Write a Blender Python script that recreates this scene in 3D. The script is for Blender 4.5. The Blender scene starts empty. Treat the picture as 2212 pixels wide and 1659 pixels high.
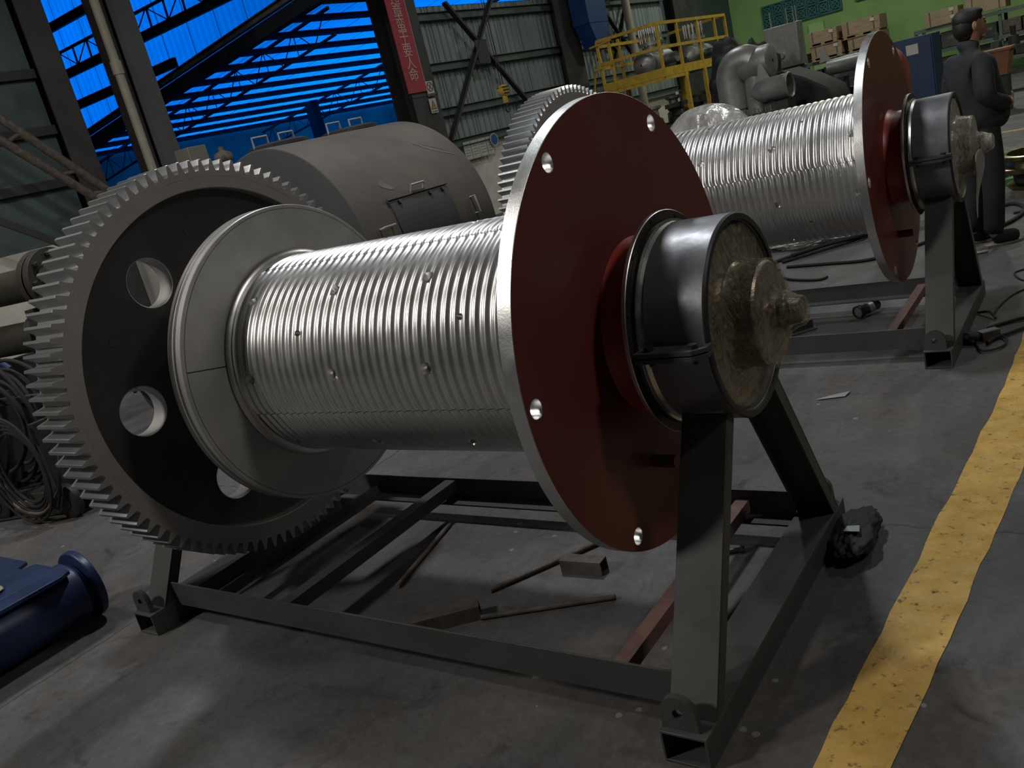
import bpy, bmesh, math, random
from mathutils import Vector, Matrix, Euler
random.seed(7)
scn = bpy.context.scene
COL = scn.collection
PI = math.pi
R = math.radians

# ------------------------------------------------------------------ camera, world, light, exposure
cam_d = bpy.data.cameras.new('camera'); cam_d.sensor_fit = 'HORIZONTAL'; cam_d.sensor_width = 36.0
cam_d.lens = 1877.05/2212*36.0; cam_d.clip_start = .05; cam_d.clip_end = 200
cam = bpy.data.objects.new('camera', cam_d); COL.objects.link(cam)
CYAW, CPIT, CROL = 0.6641, -0.2718, -0.2492
_f = Vector((-math.sin(CYAW)*math.cos(CPIT), math.cos(CYAW)*math.cos(CPIT), math.sin(CPIT)))
_r0 = Vector((math.cos(CYAW), math.sin(CYAW), 0)); _u0 = _r0.cross(_f)
_r = _r0*math.cos(CROL)+_u0*math.sin(CROL); _u = -_r0*math.sin(CROL)+_u0*math.cos(CROL)
cam.matrix_world = Matrix(((_r.x,_u.x,-_f.x,1.2739),(_r.y,_u.y,-_f.y,-2.3578),(_r.z,_u.z,-_f.z,1.6965),(0,0,0,1)))
scn.camera = cam
vs = scn.view_settings
vs.view_transform = 'Standard'; vs.look = 'None'; vs.exposure = 0.7; vs.gamma = 1.0; vs.use_curve_mapping = False
w = bpy.data.worlds.new('daylight'); scn.world = w; w.use_nodes = True
w.node_tree.nodes['Background'].inputs[0].default_value = (.80,.92,1,1)
w.node_tree.nodes['Background'].inputs[1].default_value = 1.0
BETA = R(-3.4)                                   # the hall is turned 3.4 degrees against the winches
cB, sB = math.cos(BETA), math.sin(BETA)
def H(x, y, z=0): return Vector((x*cB-y*sB, x*sB+y*cB, z))   # hall frame -> world
def lamp(name, loc, power, size, col, aim=(0,0,-1)):
    l = bpy.data.lights.new(name, 'AREA'); l.shape = 'DISK'; l.size = size; l.energy = power; l.color = col
    o = bpy.data.objects.new(name, l); COL.objects.link(o); o.location = loc
    o.rotation_euler = Vector(aim).to_track_quat('-Z','Y').to_euler(); return o
WARM = (1,.955,.89); COOL = (.93,.97,1)
lamp('bay_or_fill_lamp', (-5.4,-1.9,7.0), 62, .7, WARM, (.25,.1,-1))
lamp('bay_or_fill_lamp', (-5.6,-6.6,7.0), 205, 1.0, WARM, (.5,.65,-.6))
lamp('bay_or_fill_lamp', (-2.5,3.0,7.3), 150, .6, COOL, (0,0,-1))
lamp('bay_or_fill_lamp', (1.8,9.0,7.3), 60, .8, WARM, (0,-.1,-1))
lamp('bay_or_fill_lamp', (6.0,.5,6.8), 62, 1.0, WARM, (-1,0,-.75))  # fill lamp added on the right to brighten the red faces
lamp('bay_or_fill_lamp', H(-7,13,7.3), 60, .8, COOL)
lamp('bay_or_fill_lamp', H(-3,21,7.3), 165, .8, (.95,1,.85))
lamp('bay_or_fill_lamp', H(-8.5,23,7.3), 95, .8, (.95,1,.85))
lamp('bay_or_fill_lamp', H(-8.0,0.5,5.2), 26, .6, WARM, (-.6,.3,-1))  # low fill lamp added to brighten the left brick wall
lamp('bay_or_fill_lamp', H(3,17,7.3), 90, .8, (.95,1,.85))

# ------------------------------------------------------------------ helpers
class MB:
    def __init__(s): s.v=[]; s.f=[]; s.m=[]
    def add(s, vs, fs, mi=0):
        n=len(s.v); s.v += [Vector(v) for v in vs]; s.f += [tuple(i+n for i in f) for f in fs]; s.m += [mi]*len(fs); return s
    def box(s, c, d, M=None, mi=0):
        c=Vector(c); x,y,z=[k/2 for k in d]
        P=[Vector(p) for p in ((-x,-y,-z),(x,-y,-z),(x,y,-z),(-x,y,-z),(-x,-y,z),(x,-y,z),(x,y,z),(-x,y,z))]
        if M is not None: P=[M@p for p in P]
        return s.add([c+p for p in P], [(0,3,2,1),(4,5,6,7),(0,1,5,4),(1,2,6,5),(2,3,7,6),(3,0,4,7)], mi)
    def box2(s, a, b, mi=0): return s.box([(a[i]+b[i])/2 for i in range(3)], [abs(b[i]-a[i]) for i in range(3)], None, mi)
    def beam(s, p0, p1, w, h, up=(0,0,1), mi=0):
        p0=Vector(p0); p1=Vector(p1); d=p1-p0; L=d.length; d.normalize(); sd=d.cross(Vector(up)).normalized(); u=sd.cross(d)
        M=Matrix((d,sd,u)).transposed(); return s.box((p0+p1)/2,(L,w,h),M,mi)
    def cyl(s, p0, p1, r0, r1=None, n=24, mi=0, caps=True):
        p0=Vector(p0); p1=Vector(p1); r1=r0 if r1 is None else r1; d=(p1-p0).normalized()
        a=d.orthogonal().normalized(); b=d.cross(a); vs=[]; fs=[]
        for p,r in ((p0,r0),(p1,r1)):
            for i in range(n): t=2*PI*i/n; vs.append(p+(a*math.cos(t)+b*math.sin(t))*r)
        fs=[(i,(i+1)%n,n+(i+1)%n,n+i) for i in range(n)]
        if caps: fs += [tuple(range(n-1,-1,-1)), tuple(range(n,2*n))]
        return s.add(vs,fs,mi)
    def tube(s, pts, r, n=8, sub=5, closed=False, mi=0):
        P=[Vector(p) for p in pts]
        if sub>1 and len(P)>2:
            Q=[]; m=len(P); rng=m if closed else m-1
            for i in range(rng):
                p0=P[(i-1)%m] if (closed or i>0) else P[i]; p1=P[i]; p2=P[(i+1)%m]; p3=P[(i+2)%m] if (closed or i+2<m) else p2
                for k in range(sub):
                    t=k/sub; Q.append(.5*((2*p1)+(p2-p0)*t+(2*p0-5*p1+4*p2-p3)*t*t+(3*p1-p0-3*p2+p3)*t**3))
            if not closed: Q.append(P[-1])
            P=Q
        m=len(P); vs=[]; fs=[]; a=None
        for i in range(m):
            if closed: d=P[(i+1)%m]-P[i-1]
            else: d=P[min(i+1,m-1)]-P[max(i-1,0)]
            d=d.normalized() if d.length>1e-9 else Vector((1,0,0))
            a = d.orthogonal().normalized() if a is None else (a-d*a.dot(d)).normalized()
            b=d.cross(a)
            for k in range(n): t=2*PI*k/n; vs.append(P[i]+(a*math.cos(t)+b*math.sin(t))*r)
        for i in range(m if closed else m-1):
            j=(i+1)%m
            for k in range(n): fs.append((i*n+k,i*n+(k+1)%n,j*n+(k+1)%n,j*n+k))
        if not closed: fs += [tuple(range(n-1,-1,-1)), tuple((m-1)*n+k for k in range(n))]
        return s.add(vs,fs,mi)
    def lathe(s, prof, n=64, o=(0,0,0), axis='x', mi=0, closed=False, mis=None, cap=False):
        o=Vector(o); vs=[]; fs=[]; ms=[]
        for (x,r) in prof:
            for k in range(n):
                t=2*PI*k/n; c,q=math.cos(t)*r,math.sin(t)*r
                vs.append(o+{'x':Vector((x,-c,q)),'y':Vector((c,x,q)),'z':Vector((c,-q,x))}[axis])
        m=len(prof)
        for i in range(m if closed else m-1):
            j=(i+1)%m
            for k in range(n): fs.append((i*n+k,i*n+(k+1)%n,j*n+(k+1)%n,j*n+k)); ms.append(mis[i] if mis else mi)
        if cap: fs += [tuple(range(n-1,-1,-1)), tuple((m-1)*n+k for k in range(n))]; ms += [mis[0] if mis else mi, mis[-1] if mis else mi]
        k=len(s.v); s.v += vs; s.f += [tuple(i+k for i in f) for f in fs]; s.m += ms; return s
    def prism(s, poly, f0, f1, mi=0):
        n=len(poly); return s.add([f0(*p) for p in poly]+[f1(*p) for p in poly],[(i,(i+1)%n,n+(i+1)%n,n+i) for i in range(n)]+[tuple(range(n-1,-1,-1)),tuple(range(n,2*n))],mi)
    def channel(s, p0, p1, w, d, t, up=(0,0,1), flip=1, mi=0):          # U section: web w high, flanges d deep
        p0=Vector(p0); p1=Vector(p1); dr=(p1-p0).normalized(); sd=dr.cross(Vector(up)).normalized()*flip; u=sd.cross(dr).normalized()
        s.beam(p0,p1,t,w,up,mi)
        for q in (-1,1):
            off=u*(q*(w/2-t/2))+sd*(d/2); s.beam(p0+off,p1+off,d,t,up,mi)
        return s
    def angle(s, p0, p1, w, d, t, up=(0,0,1), flip=1, low=-1):
        p0=Vector(p0); p1=Vector(p1); dr=(p1-p0).normalized(); sd=dr.cross(Vector(up)).normalized()*flip; u=Vector(up)
        s.beam(p0,p1,t,w,up); off=u*(low*(w/2-t/2))+sd*(d/2); s.beam(p0+off,p1+off,d,t,up); return s
    def ibeam(s, p0, p1, h, b, t, up=(0,0,1)):
        p0=Vector(p0); p1=Vector(p1); dr=(p1-p0).normalized(); sd=dr.cross(Vector(up)).normalized(); u=sd.cross(dr).normalized()
        s.beam(p0,p1,t,h-2*t,up)
        for q in (-1,1): s.beam(p0+u*q*(h/2-t/2),p1+u*q*(h/2-t/2),b,t,up)
        return s

def obj(name, mb, mats, parent=None, smooth=38, bevel=0, origin=None):
    if not isinstance(mats,(list,tuple)): mats=[mats]
    me=bpy.data.meshes.new(name); o0=Vector(origin) if origin is not None else Vector((0,0,0))
    me.from_pydata([tuple(v-o0) for v in mb.v],[],mb.f)
    for m in mats: me.materials.append(m)
    me.polygons.foreach_set('material_index', mb.m); me.update()
    bm=bmesh.new(); bm.from_mesh(me); bmesh.ops.recalc_face_normals(bm, faces=bm.faces); bm.to_mesh(me); bm.free()
    if smooth: me.shade_smooth(); me.set_sharp_from_angle(angle=R(smooth))
    o=bpy.data.objects.new(name,me); COL.objects.link(o); o.location=o0
    if parent is not None: o.parent=parent
    if bevel:
        b=o.modifiers.new('bevel','BEVEL'); b.width=bevel; b.segments=2; b.limit_method='ANGLE'; b.angle_limit=R(40); b.harden_normals=False
    return o
def tag(o, label=None, cat=None, group=None, kind=None):
    if label: o['label']=label
    if cat: o['category']=cat
    if group: o['group']=group
    if kind: o['kind']=kind
    return o
def thing(name, label, cat, loc=(0,0,0), rz=0, group=None):
    o=bpy.data.objects.new(name,None); COL.objects.link(o); o.location=loc; o.rotation_euler=(0,0,rz); o.empty_display_size=.1
    return tag(o,label,cat,group)
def hall(name, label, cat, x=0, y=0, z=0, group=None): return thing(name,label,cat,H(x,y,z),BETA,group)
def struct(name, mb, m, parent=None, inhall=True, **k):
    o=obj(name,mb,m,parent,**k)
    if parent is None:
        o['kind']='structure'
        if inhall: o.rotation_euler=(0,0,BETA)
    return o
def inhall(o): o.rotation_euler=(0,0,BETA); return o
def dup(root):
    r=root.copy(); COL.objects.link(r)
    for ch in list(root.children):
        c=ch.copy(); COL.objects.link(c); c.parent=r
        for g in list(ch.children):
            d=g.copy(); COL.objects.link(d); d.parent=c
    return r
def cut(o, mb):
    me=bpy.data.meshes.new('cutter'); org=o.location
    me.from_pydata([tuple(v-org) for v in mb.v],[],mb.f); me.update()
    bm=bmesh.new(); bm.from_mesh(me); bmesh.ops.recalc_face_normals(bm,faces=bm.faces); bm.to_mesh(me); bm.free()
    c=bpy.data.objects.new('cutter',me); COL.objects.link(c); c.location=org
    md=o.modifiers.new('cut','BOOLEAN'); md.object=c; md.operation='DIFFERENCE'; md.solver='EXACT'
    par=o.parent; o.parent=None
    bpy.context.view_layer.update()
    dg=bpy.context.evaluated_depsgraph_get(); new=bpy.data.meshes.new_from_object(o.evaluated_get(dg))
    o.modifiers.remove(md); old=o.data; nm=old.name; o.data=new; bpy.data.meshes.remove(old); new.name=nm
    bpy.data.objects.remove(c); bpy.data.meshes.remove(me)
    new.shade_smooth(); new.set_sharp_from_angle(angle=R(38)); o.parent=par
    return o

# ------------------------------------------------------------------ materials
def mat(name, col, rough=.6, metal=0, var=.0, vscale=6, col2=None, bump=0, bscale=40, coat=0, stretch=None, spec=None, rvar=0, detail=6, emit=None):
    m=bpy.data.materials.new(name); m.use_nodes=True; nt=m.node_tree; b=nt.nodes['Principled BSDF']
    b.inputs['Base Color'].default_value=(*col,1); b.inputs['Roughness'].default_value=rough; b.inputs['Metallic'].default_value=metal
    if spec is not None: b.inputs['Specular IOR Level'].default_value=spec
    if coat: b.inputs['Coat Weight'].default_value=coat; b.inputs['Coat Roughness'].default_value=.15
    tc=nt.nodes.new('ShaderNodeTexCoord'); src=tc.outputs['Object']
    if stretch:
        mp=nt.nodes.new('ShaderNodeMapping'); mp.inputs['Scale'].default_value=stretch; nt.links.new(src,mp.inputs[0]); src=mp.outputs[0]
    if var or col2:
        n=nt.nodes.new('ShaderNodeTexNoise'); n.inputs['Scale'].default_value=vscale; n.inputs['Detail'].default_value=detail; n.inputs['Roughness'].default_value=.62; nt.links.new(src,n.inputs[0])
        r=nt.nodes.new('ShaderNodeValToRGB'); r.color_ramp.elements[0].position=.36; r.color_ramp.elements[1].position=.66
        c2=col2 or tuple(min(1,c*(1+var)) for c in col); c1=col if col2 else tuple(c*(1-var) for c in col)
        r.color_ramp.elements[0].color=(*c1,1); r.color_ramp.elements[1].color=(*c2,1)
        nt.links.new(n.outputs[0],r.inputs[0]); nt.links.new(r.outputs[0],b.inputs['Base Color'])
    if rvar:
        n=nt.nodes.new('ShaderNodeTexNoise'); n.inputs['Scale'].default_value=vscale*1.7; n.inputs['Detail'].default_value=5; nt.links.new(src,n.inputs[0])
        mr=nt.nodes.new('ShaderNodeMapRange'); mr.inputs[1].default_value=.3; mr.inputs[2].default_value=.7; mr.inputs[3].default_value=max(.02,rough-rvar); mr.inputs[4].default_value=rough+rvar
        nt.links.new(n.outputs[0],mr.inputs[0]); nt.links.new(mr.outputs[0],b.inputs['Roughness'])
    if bump:
        n=nt.nodes.new('ShaderNodeTexNoise'); n.inputs['Scale'].default_value=bscale; n.inputs['Detail'].default_value=4; nt.links.new(src,n.inputs[0])
        bp=nt.nodes.new('ShaderNodeBump'); bp.inputs['Strength'].default_value=bump; bp.inputs['Distance'].default_value=.01
        nt.links.new(n.outputs[0],bp.inputs['Height']); nt.links.new(bp.outputs[0],b.inputs['Normal'])
    return m
def wavecol(m, ca, cb, axis, scale, lo=.45, hi=.55):                     # fine stripes of the sheet joints / corrugation
    pass
M={}
M['steel']=mat('machined_steel',(.62,.62,.61),.36,1,.06,9,bump=.04,bscale=160,rvar=.05)
M['steel_drum']=mat('turned_drum_steel',(.67,.665,.65),.33,.9,.06,8,rvar=.04)
M['steel_dull']=mat('dull_machined_steel',(.43,.42,.41),.44,.5,.10,5,bump=.05,bscale=90,rvar=.05)
M['gearface']=mat('gear_face_steel',(.34,.31,.295),.46,.35,.06,3,bump=.03,bscale=60)
M['geartooth']=mat('gear_tooth_steel',(.40,.41,.41),.36,.8,.05,9,bump=.03,bscale=80)
M['webpaint']=mat('dark_primer',(.030,.028,.026),.6,0,.15,5,bump=.05)
M['red']=mat('red_oxide_paint',(.130,.027,.022),.38,0,.06,3.0,bump=.05,bscale=220,rvar=.04)
M['redhub']=mat('bright_red_paint',(.36,.035,.022),.38,0,.10,5,bump=.03)
M['stand']=mat('stand_grey_primer',(.058,.061,.059),.55,.1,.14,4,bump=.05,bscale=70,rvar=.06)
M['redprim']=mat('red_primer_steel',(.15,.078,.066),.7,0,.2,10,bump=.08)
M['housing']=mat('painted_grey_housing',(.165,.168,.18),.38,.4,.15,6,bump=.05,bscale=30,rvar=.10)
M['darksteel']=mat('dark_oily_steel',(.055,.052,.047),.36,.6,.2,8,bump=.05)
M['bronze']=mat('greased_brown_metal',(.31,.275,.205),.3,.8,.35,14,bump=.25,bscale=30,stretch=(1,.6,4),rvar=.1)
M['rubber']=mat('black_rubber',(.018,.018,.018),.5,0,.2,8)
M['cable']=mat('black_cable',(.014,.013,.012),.8,0,.2,20)
M['rust']=mat('rusty_bar',(.10,.080,.065),.7,.25,.35,16,bump=.15,bscale=80)
M['tank']=mat('dusty_grey_tank_paint',(.062,.053,.044),.62,0,0,1.7,col2=(.092,.079,.064),bump=.04,bscale=20)
M['hatch']=mat('shaded_hatch_paint',(.042,.044,.047),.5,0,.1,4)  # shade of the downward-facing plate put into this dark colour
M['tankend']=mat('shaded_tank_end',(.055,.058,.062),.6,0,.08,3,bump=.03)  # shade on the end face built into a darker tank colour
M['alupaint']=mat('aluminium_paint',(.30,.30,.285),.42,.55,.18,4,bump=.12,bscale=24)
M['yellow']=mat('yellow_rail_paint',(.50,.31,.035),.5,0,.18,7,bump=.05)
M['hookyel']=mat('yellow_hook_paint',(.50,.34,.05),.5,0,.15,30)
M['colgrey']=mat('grey_column_paint',(.085,.082,.085),.7,0,.12,2,bump=.05)
M['coldark']=mat('dark_brown_steelwork',(.040,.036,.034),.7,0,.25,2)
M['girt']=mat('grey_green_girt',(.075,.095,.085),.65,0,.15,4)
M['brace']=mat('brown_black_brace',(.028,.026,.028),.65,0,.2,4)
M['pipecream']=mat('cream_drain_pipe',(.33,.29,.22),.55,0,.10,4)
M['green']=mat('green_wall_paint',(.20,.33,.115),.8,0,0,.9,col2=(.26,.42,.15),bump=.03)
M['greenlight']=mat('pale_green_paint',(.33,.50,.22),.8,0,.08,3)
M['vent']=mat('teal_vent_block',(.03,.085,.085),.8,0,.3,8)
M['whitebrick']=mat('whitewashed_brick',(.55,.51,.44),.85,0,.12,3,bump=.1,bscale=12)
M['wallgreen']=mat('grey_green_sheet',(.056,.084,.080),.7,0,.18,1.2)
M['dark']=mat('dark_ceiling_sheet',(.07,.075,.08),.85,0,.2,1)
M['bluedark']=mat('blue_wall_sheet',(.02,.30,.24),.8,0,.2,.4)
M['purlin']=mat('dark_purlin',(.012,.016,.024),.8)
M['gutter']=mat('grey_gutter',(.14,.145,.145),.6,0,.2,4)
M['banner']=mat('red_banner_cloth',(.33,.035,.045),.75,0,.08,3)
M['bannertext']=mat('pale_pink_lettering',(.50,.33,.31),.7)
M['signwhite']=mat('white_sign_panel',(.42,.41,.36),.6,0,.08,8)
M['signink']=mat('dark_sign_ink',(.10,.05,.04),.6)
M['signyel']=mat('yellow_sign_ink',(.32,.22,.05),.6)
M['signblue']=mat('blue_round_sign',(.02,.07,.22),.5)
M['ink']=mat('grey_print',(.16,.16,.16),.7)
M['blue']=mat('blue_machine_paint',(.014,.030,.085),.4,.1,.2,5,rvar=.08)
M['bluecab']=mat('navy_cabinet_paint',(.006,.022,.07),.5,0,.15,3)
M['ductblue']=mat('blue_duct_paint',(.008,.038,.16),.55,0,.15,2)
M['olive']=mat('olive_brown_pipe_paint',(.036,.032,.023),.55,.1,.2,4)
M['chalk']=mat('pale_crust',(.34,.32,.26),.9,0,.2,20,bump=.3,bscale=60)
M['wood']=mat('pale_crate_wood',(.26,.18,.12),.8,0,.2,3,bump=.1,stretch=(1,8,8))
M['card']=mat('tan_cardboard',(.27,.20,.13),.85,0,.1,3)
M['orange']=mat('orange_brown_bin',(.24,.095,.045),.6,0,.15,5)
M['jacket']=mat('charcoal_jacket_cloth',(.020,.021,.023),.85,0,.2,9,bump=.3,bscale=14)
M['trouser']=mat('black_trouser_cloth',(.012,.012,.013),.9,0,.2,9,bump=.2,bscale=12)
M['hair']=mat('black_hair',(.010,.009,.008),.6,0,.3,30,bump=.3,bscale=90)
M['skin']=mat('tan_skin',(.33,.17,.10),.55,0,.06,12)
M['sole']=mat('pale_shoe_sole',(.22,.19,.14),.7)
M['tarp']=mat('black_tarpaulin',(.009,.009,.009),.75,0,.3,4,bump=.5,bscale=7)
M['whitepanel']=mat('grey_white_board',(.26,.29,.30),.6,0,.08,3)
M['brass']=mat('brassy_turned_steel',(.27,.215,.11),.26,1,.12,6,rvar=.06)
M['machdark']=mat('dark_machine_iron',(.030,.030,.028),.6,.2,.35,6,bump=.1)
M['dirtwhite']=mat('crumpled_pale_wrap',(.30,.28,.24),.5,0,.2,8,bump=.4,bscale=14)
M['greenitem']=mat('green_tray_plastic',(.10,.26,.09),.6)
M['stud']=mat('zinc_studs',(.55,.55,.52),.3,1)

def film_mat(name, col, dens, rough=.12, bs=22):
    m=bpy.data.materials.new(name); m.use_nodes=True; nt=m.node_tree; nt.nodes.clear()
    out=nt.nodes.new('ShaderNodeOutputMaterial'); mix=nt.nodes.new('ShaderNodeMixShader'); tr=nt.nodes.new('ShaderNodeBsdfTransparent'); pr=nt.nodes.new('ShaderNodeBsdfPrincipled')
    pr.inputs['Base Color'].default_value=(*col,1); pr.inputs['Roughness'].default_value=rough; pr.inputs['Specular IOR Level'].default_value=.9
    tc=nt.nodes.new('ShaderNodeTexCoord'); mp=nt.nodes.new('ShaderNodeMapping'); mp.inputs['Scale'].default_value=(1,1,.45); mp.inputs['Rotation'].default_value=(.5,.2,.4)
    n=nt.nodes.new('ShaderNodeTexNoise'); n.inputs['Scale'].default_value=bs; n.inputs['Detail'].default_value=5; n.inputs['Distortion'].default_value=1.4
    nt.links.new(tc.outputs['Object'],mp.inputs[0]); nt.links.new(mp.outputs[0],n.inputs[0])
    b=nt.nodes.new('ShaderNodeBump'); b.inputs['Strength'].default_value=.9; b.inputs['Distance'].default_value=.012; nt.links.new(n.outputs[0],b.inputs['Height']); nt.links.new(b.outputs[0],pr.inputs['Normal'])
    mr=nt.nodes.new('ShaderNodeMapRange'); mr.inputs[1].default_value=.35; mr.inputs[2].default_value=.65; mr.inputs[3].default_value=max(.06,dens-.22); mr.inputs[4].default_value=dens+.22
    nt.links.new(n.outputs[0],mr.inputs[0]); nt.links.new(mr.outputs[0],mix.inputs[0])
    nt.links.new(tr.outputs[0],mix.inputs[1]); nt.links.new(pr.outputs[0],mix.inputs[2]); nt.links.new(mix.outputs[0],out.inputs[0]); return m
M['film']=film_mat('clear_stretch_film',(.34,.29,.20),.30,.07,46)
M['filmpale']=film_mat('pale_stretch_film',(.50,.46,.40),.62,.12,40)
M['filmwhite']=film_mat('milky_stretch_film',(.40,.38,.35),.72,.2,9)

def sheet_mat(name, base, axis, pitch, seam, translucent=False, rough=.6, var=.15, depth=.6):
    """profiled metal / plastic sheet: rib shading painted as stripes every `pitch`, darker lap seam every `seam` along an object axis"""
    m=bpy.data.materials.new(name); m.use_nodes=True; nt=m.node_tree; b=nt.nodes['Principled BSDF']; out=nt.nodes['Material Output']
    tc=nt.nodes.new('ShaderNodeTexCoord'); sp=nt.nodes.new('ShaderNodeSeparateXYZ'); nt.links.new(tc.outputs['Object'],sp.inputs[0]); a=sp.outputs['XYZ'.index(axis)]
    def math_(op,x,y=None,z=None):
        n=nt.nodes.new('ShaderNodeMath'); n.operation=op
        for i,q in enumerate((x,y,z)):
            if q is None: continue
            if isinstance(q,(int,float)): n.inputs[i].default_value=q
            else: nt.links.new(q,n.inputs[i])
        return n.outputs[0]
    fr=math_('ABSOLUTE',math_('SUBTRACT',math_('FRACT',math_('DIVIDE',a,seam)),.5))
    seamf=math_('GREATER_THAN',fr,.5-.012/seam*1.6)
    rib=math_('SINE',math_('MULTIPLY',a,2*PI/pitch))  # light and dark of the ribs, put into the colour
    ns=nt.nodes.new('ShaderNodeTexNoise'); ns.inputs['Scale'].default_value=1.1; ns.inputs['Detail'].default_value=4; nt.links.new(tc.outputs['Object'],ns.inputs[0])
    mx=math_('MULTIPLY',math_('SUBTRACT',1,math_('MULTIPLY',seamf,.62)),math_('ADD',math_('MULTIPLY',rib,.05 if not translucent else .10),math_('ADD',1-var,math_('MULTIPLY',ns.outputs[0],2*var))))
    vm=nt.nodes.new('ShaderNodeVectorMath'); vm.operation='SCALE'; vm.inputs[0].default_value=base; nt.links.new(mx,vm.inputs['Scale'])
    if translucent:
        t=nt.nodes.new('ShaderNodeBsdfTranslucent'); nt.links.new(vm.outputs[0],t.inputs[0]); nt.links.new(t.outputs[0],out.inputs[0])
    else:
        nt.links.new(vm.outputs[0],b.inputs['Base Color']); b.inputs['Roughness'].default_value=rough
    return m
M['bluesheetx']=sheet_mat('blue_translucent_wall_sheet',(0,.245,1.16),'X',.19,.92,True)
M['bluesheety']=sheet_mat('blue_translucent_roof_sheet',(0,.255,1.18),'Y',.19,.92,True)
M['corr']=None
def corr_mesh(y0, y1, z0, z1, x, pitch=.205, d=.035):
    mb=MB(); prof=[(0,0),(.22,0),(.32,1),(.50,1),(.60,0)]; ys=[]; k=0
    while y0+k*pitch < y1:
        for a,h in prof:
            y=y0+(k+a)*pitch
            if y<=y1: ys.append((y,h*d))
        k+=1
    ys.append((y1,0)); vs=[]
    for y,h in ys: vs += [(x-h,y,z0),(x-h,y,z1)]
    n=len(ys); mb.add(vs,[(2*i,2*i+2,2*i+3,2*i+1) for i in range(n-1)])
    vs=[(a-.004,b,c) for a,b,c in vs]; mb.add(vs,[(2*i,2*i+1,2*i+3,2*i+2) for i in range(n-1)]); return mb
M['corr']=sheet_mat('weathered_zinc_sheet',(.20,.235,.225),'Y',.205,.82,False,.55,.22)

def floor_mat():
    m=bpy.data.materials.new('worn_concrete'); m.use_nodes=True; nt=m.node_tree; b=nt.nodes['Principled BSDF']; L=nt.links
    tc=nt.nodes.new('ShaderNodeTexCoord'); co=tc.outputs['Object']
    def noise(scale,det=6,rough=.6,st=None,dist=0):
        n=nt.nodes.new('ShaderNodeTexNoise'); n.inputs['Scale'].default_value=scale; n.inputs['Detail'].default_value=det; n.inputs['Roughness'].default_value=rough; n.inputs['Distortion'].default_value=dist
        if st:
            mp=nt.nodes.new('ShaderNodeMapping'); mp.inputs['Scale'].default_value=st; L.new(co,mp.inputs[0]); L.new(mp.outputs[0],n.inputs[0])
        else: L.new(co,n.inputs[0])
        return n.outputs[0]
    def ramp(f,stops):
        r=nt.nodes.new('ShaderNodeValToRGB'); L.new(f,r.inputs[0])
        while len(r.color_ramp.elements)<len(stops): r.color_ramp.elements.new(.5)
        for e,(p,c) in zip(r.color_ramp.elements,stops): e.position=p; e.color=(*c,1)
        return r.outputs[0]
    def mx(fac,a,bb,mode='MIX'):
        n=nt.nodes.new('ShaderNodeMix'); n.data_type='RGBA'; n.blend_type=mode
        if isinstance(fac,(int,float)): n.inputs[0].default_value=fac
        else: L.new(fac,n.inputs[0])
        L.new(a,n.inputs[6]); L.new(bb,n.inputs[7]); return n.outputs[2]
    def ma(op,x,y=None,cl=False):
        n=nt.nodes.new('ShaderNodeMath'); n.operation=op; n.use_clamp=cl
        for i,q in enumerate((x,y)):
            if q is None: continue
            if isinstance(q,(int,float)): n.inputs[i].default_value=q
            else: L.new(q,n.inputs[i])
        return n.outputs[0]
    base=ramp(noise(1.3,8,.68,(1,.55,1),.6),[(.30,(.050,.048,.047)),(.50,(.083,.083,.084)),(.70,(.125,.131,.139))])
    fine=ramp(noise(28,6,.7),[(.3,(.72,.70,.68)),(.7,(1.12,1.12,1.14))])
    c=mx(1,base,fine,'MULTIPLY')
    warm=ramp(noise(.8,4,.6),[(.48,(1,1,1)),(.62,(1.10,.95,.84))]); c=mx(1,c,warm,'MULTIPLY')
    blot=ramp(noise(3.2,7,.72,None,1.0),[(.58,(1,1,1)),(.70,(.42,.40,.38))]); c=mx(1,c,blot,'MULTIPLY')
    # pale paint drips
    vo=nt.nodes.new('ShaderNodeTexVoronoi'); vo.inputs['Scale'].default_value=9; L.new(co,vo.inputs[0])
    spot=ma('LESS_THAN',ma('ADD',vo.outputs['Distance'],ma('MULTIPLY',noise(30,3),.16)),.19); gate=ma('GREATER_THAN',noise(.9,2),.58); vs_=ma('GREATER_THAN',ma('FRACT',ma('MULTIPLY',vo.outputs['Color'],7.3)),.55)
    pale=ramp(spot,[(0,(.24,.235,.22)),(1,(.24,.235,.22))]); c=mx(ma('MULTIPLY',ma('MULTIPLY',spot,gate),.8),c,pale)
    # expansion joints
    sp=nt.nodes.new('ShaderNodeSeparateXYZ'); L.new(co,sp.inputs[0]); wob=ma('MULTIPLY',ma('SUBTRACT',noise(5,5),.5),.07)
    jx=ma('LESS_THAN',ma('ABSOLUTE',ma('ADD',ma('ADD',sp.outputs[0],2.57),wob)),.006)
    jy=ma('LESS_THAN',ma('ABSOLUTE',ma('ADD',ma('SUBTRACT',sp.outputs[1],.675),wob)),.006)
    jt=ma('MAXIMUM',jx,ma('MULTIPLY',jy,ma('GREATER_THAN',noise(6,3),.42)))
    dk=ramp(spot,[(0,(.03,.028,.026)),(1,(.03,.028,.026))]); c=mx(ma('MULTIPLY',jt,.75),c,dk)
    L.new(c,b.inputs['Base Color'])
    rr=nt.nodes.new('ShaderNodeMapRange'); rr.inputs[1].default_value=.3; rr.inputs[2].default_value=.7; rr.inputs[3].default_value=.48; rr.inputs[4].default_value=.78; L.new(noise(2.2,5),rr.inputs[0]); L.new(rr.outputs[0],b.inputs['Roughness'])
    bp=nt.nodes.new('ShaderNodeBump'); bp.inputs['Strength'].default_value=.35; bp.inputs['Distance'].default_value=.01; L.new(noise(45,6,.7),bp.inputs['Height']); L.new(bp.outputs[0],b.inputs['Normal'])
    return m
M['floor']=floor_mat()
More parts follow.
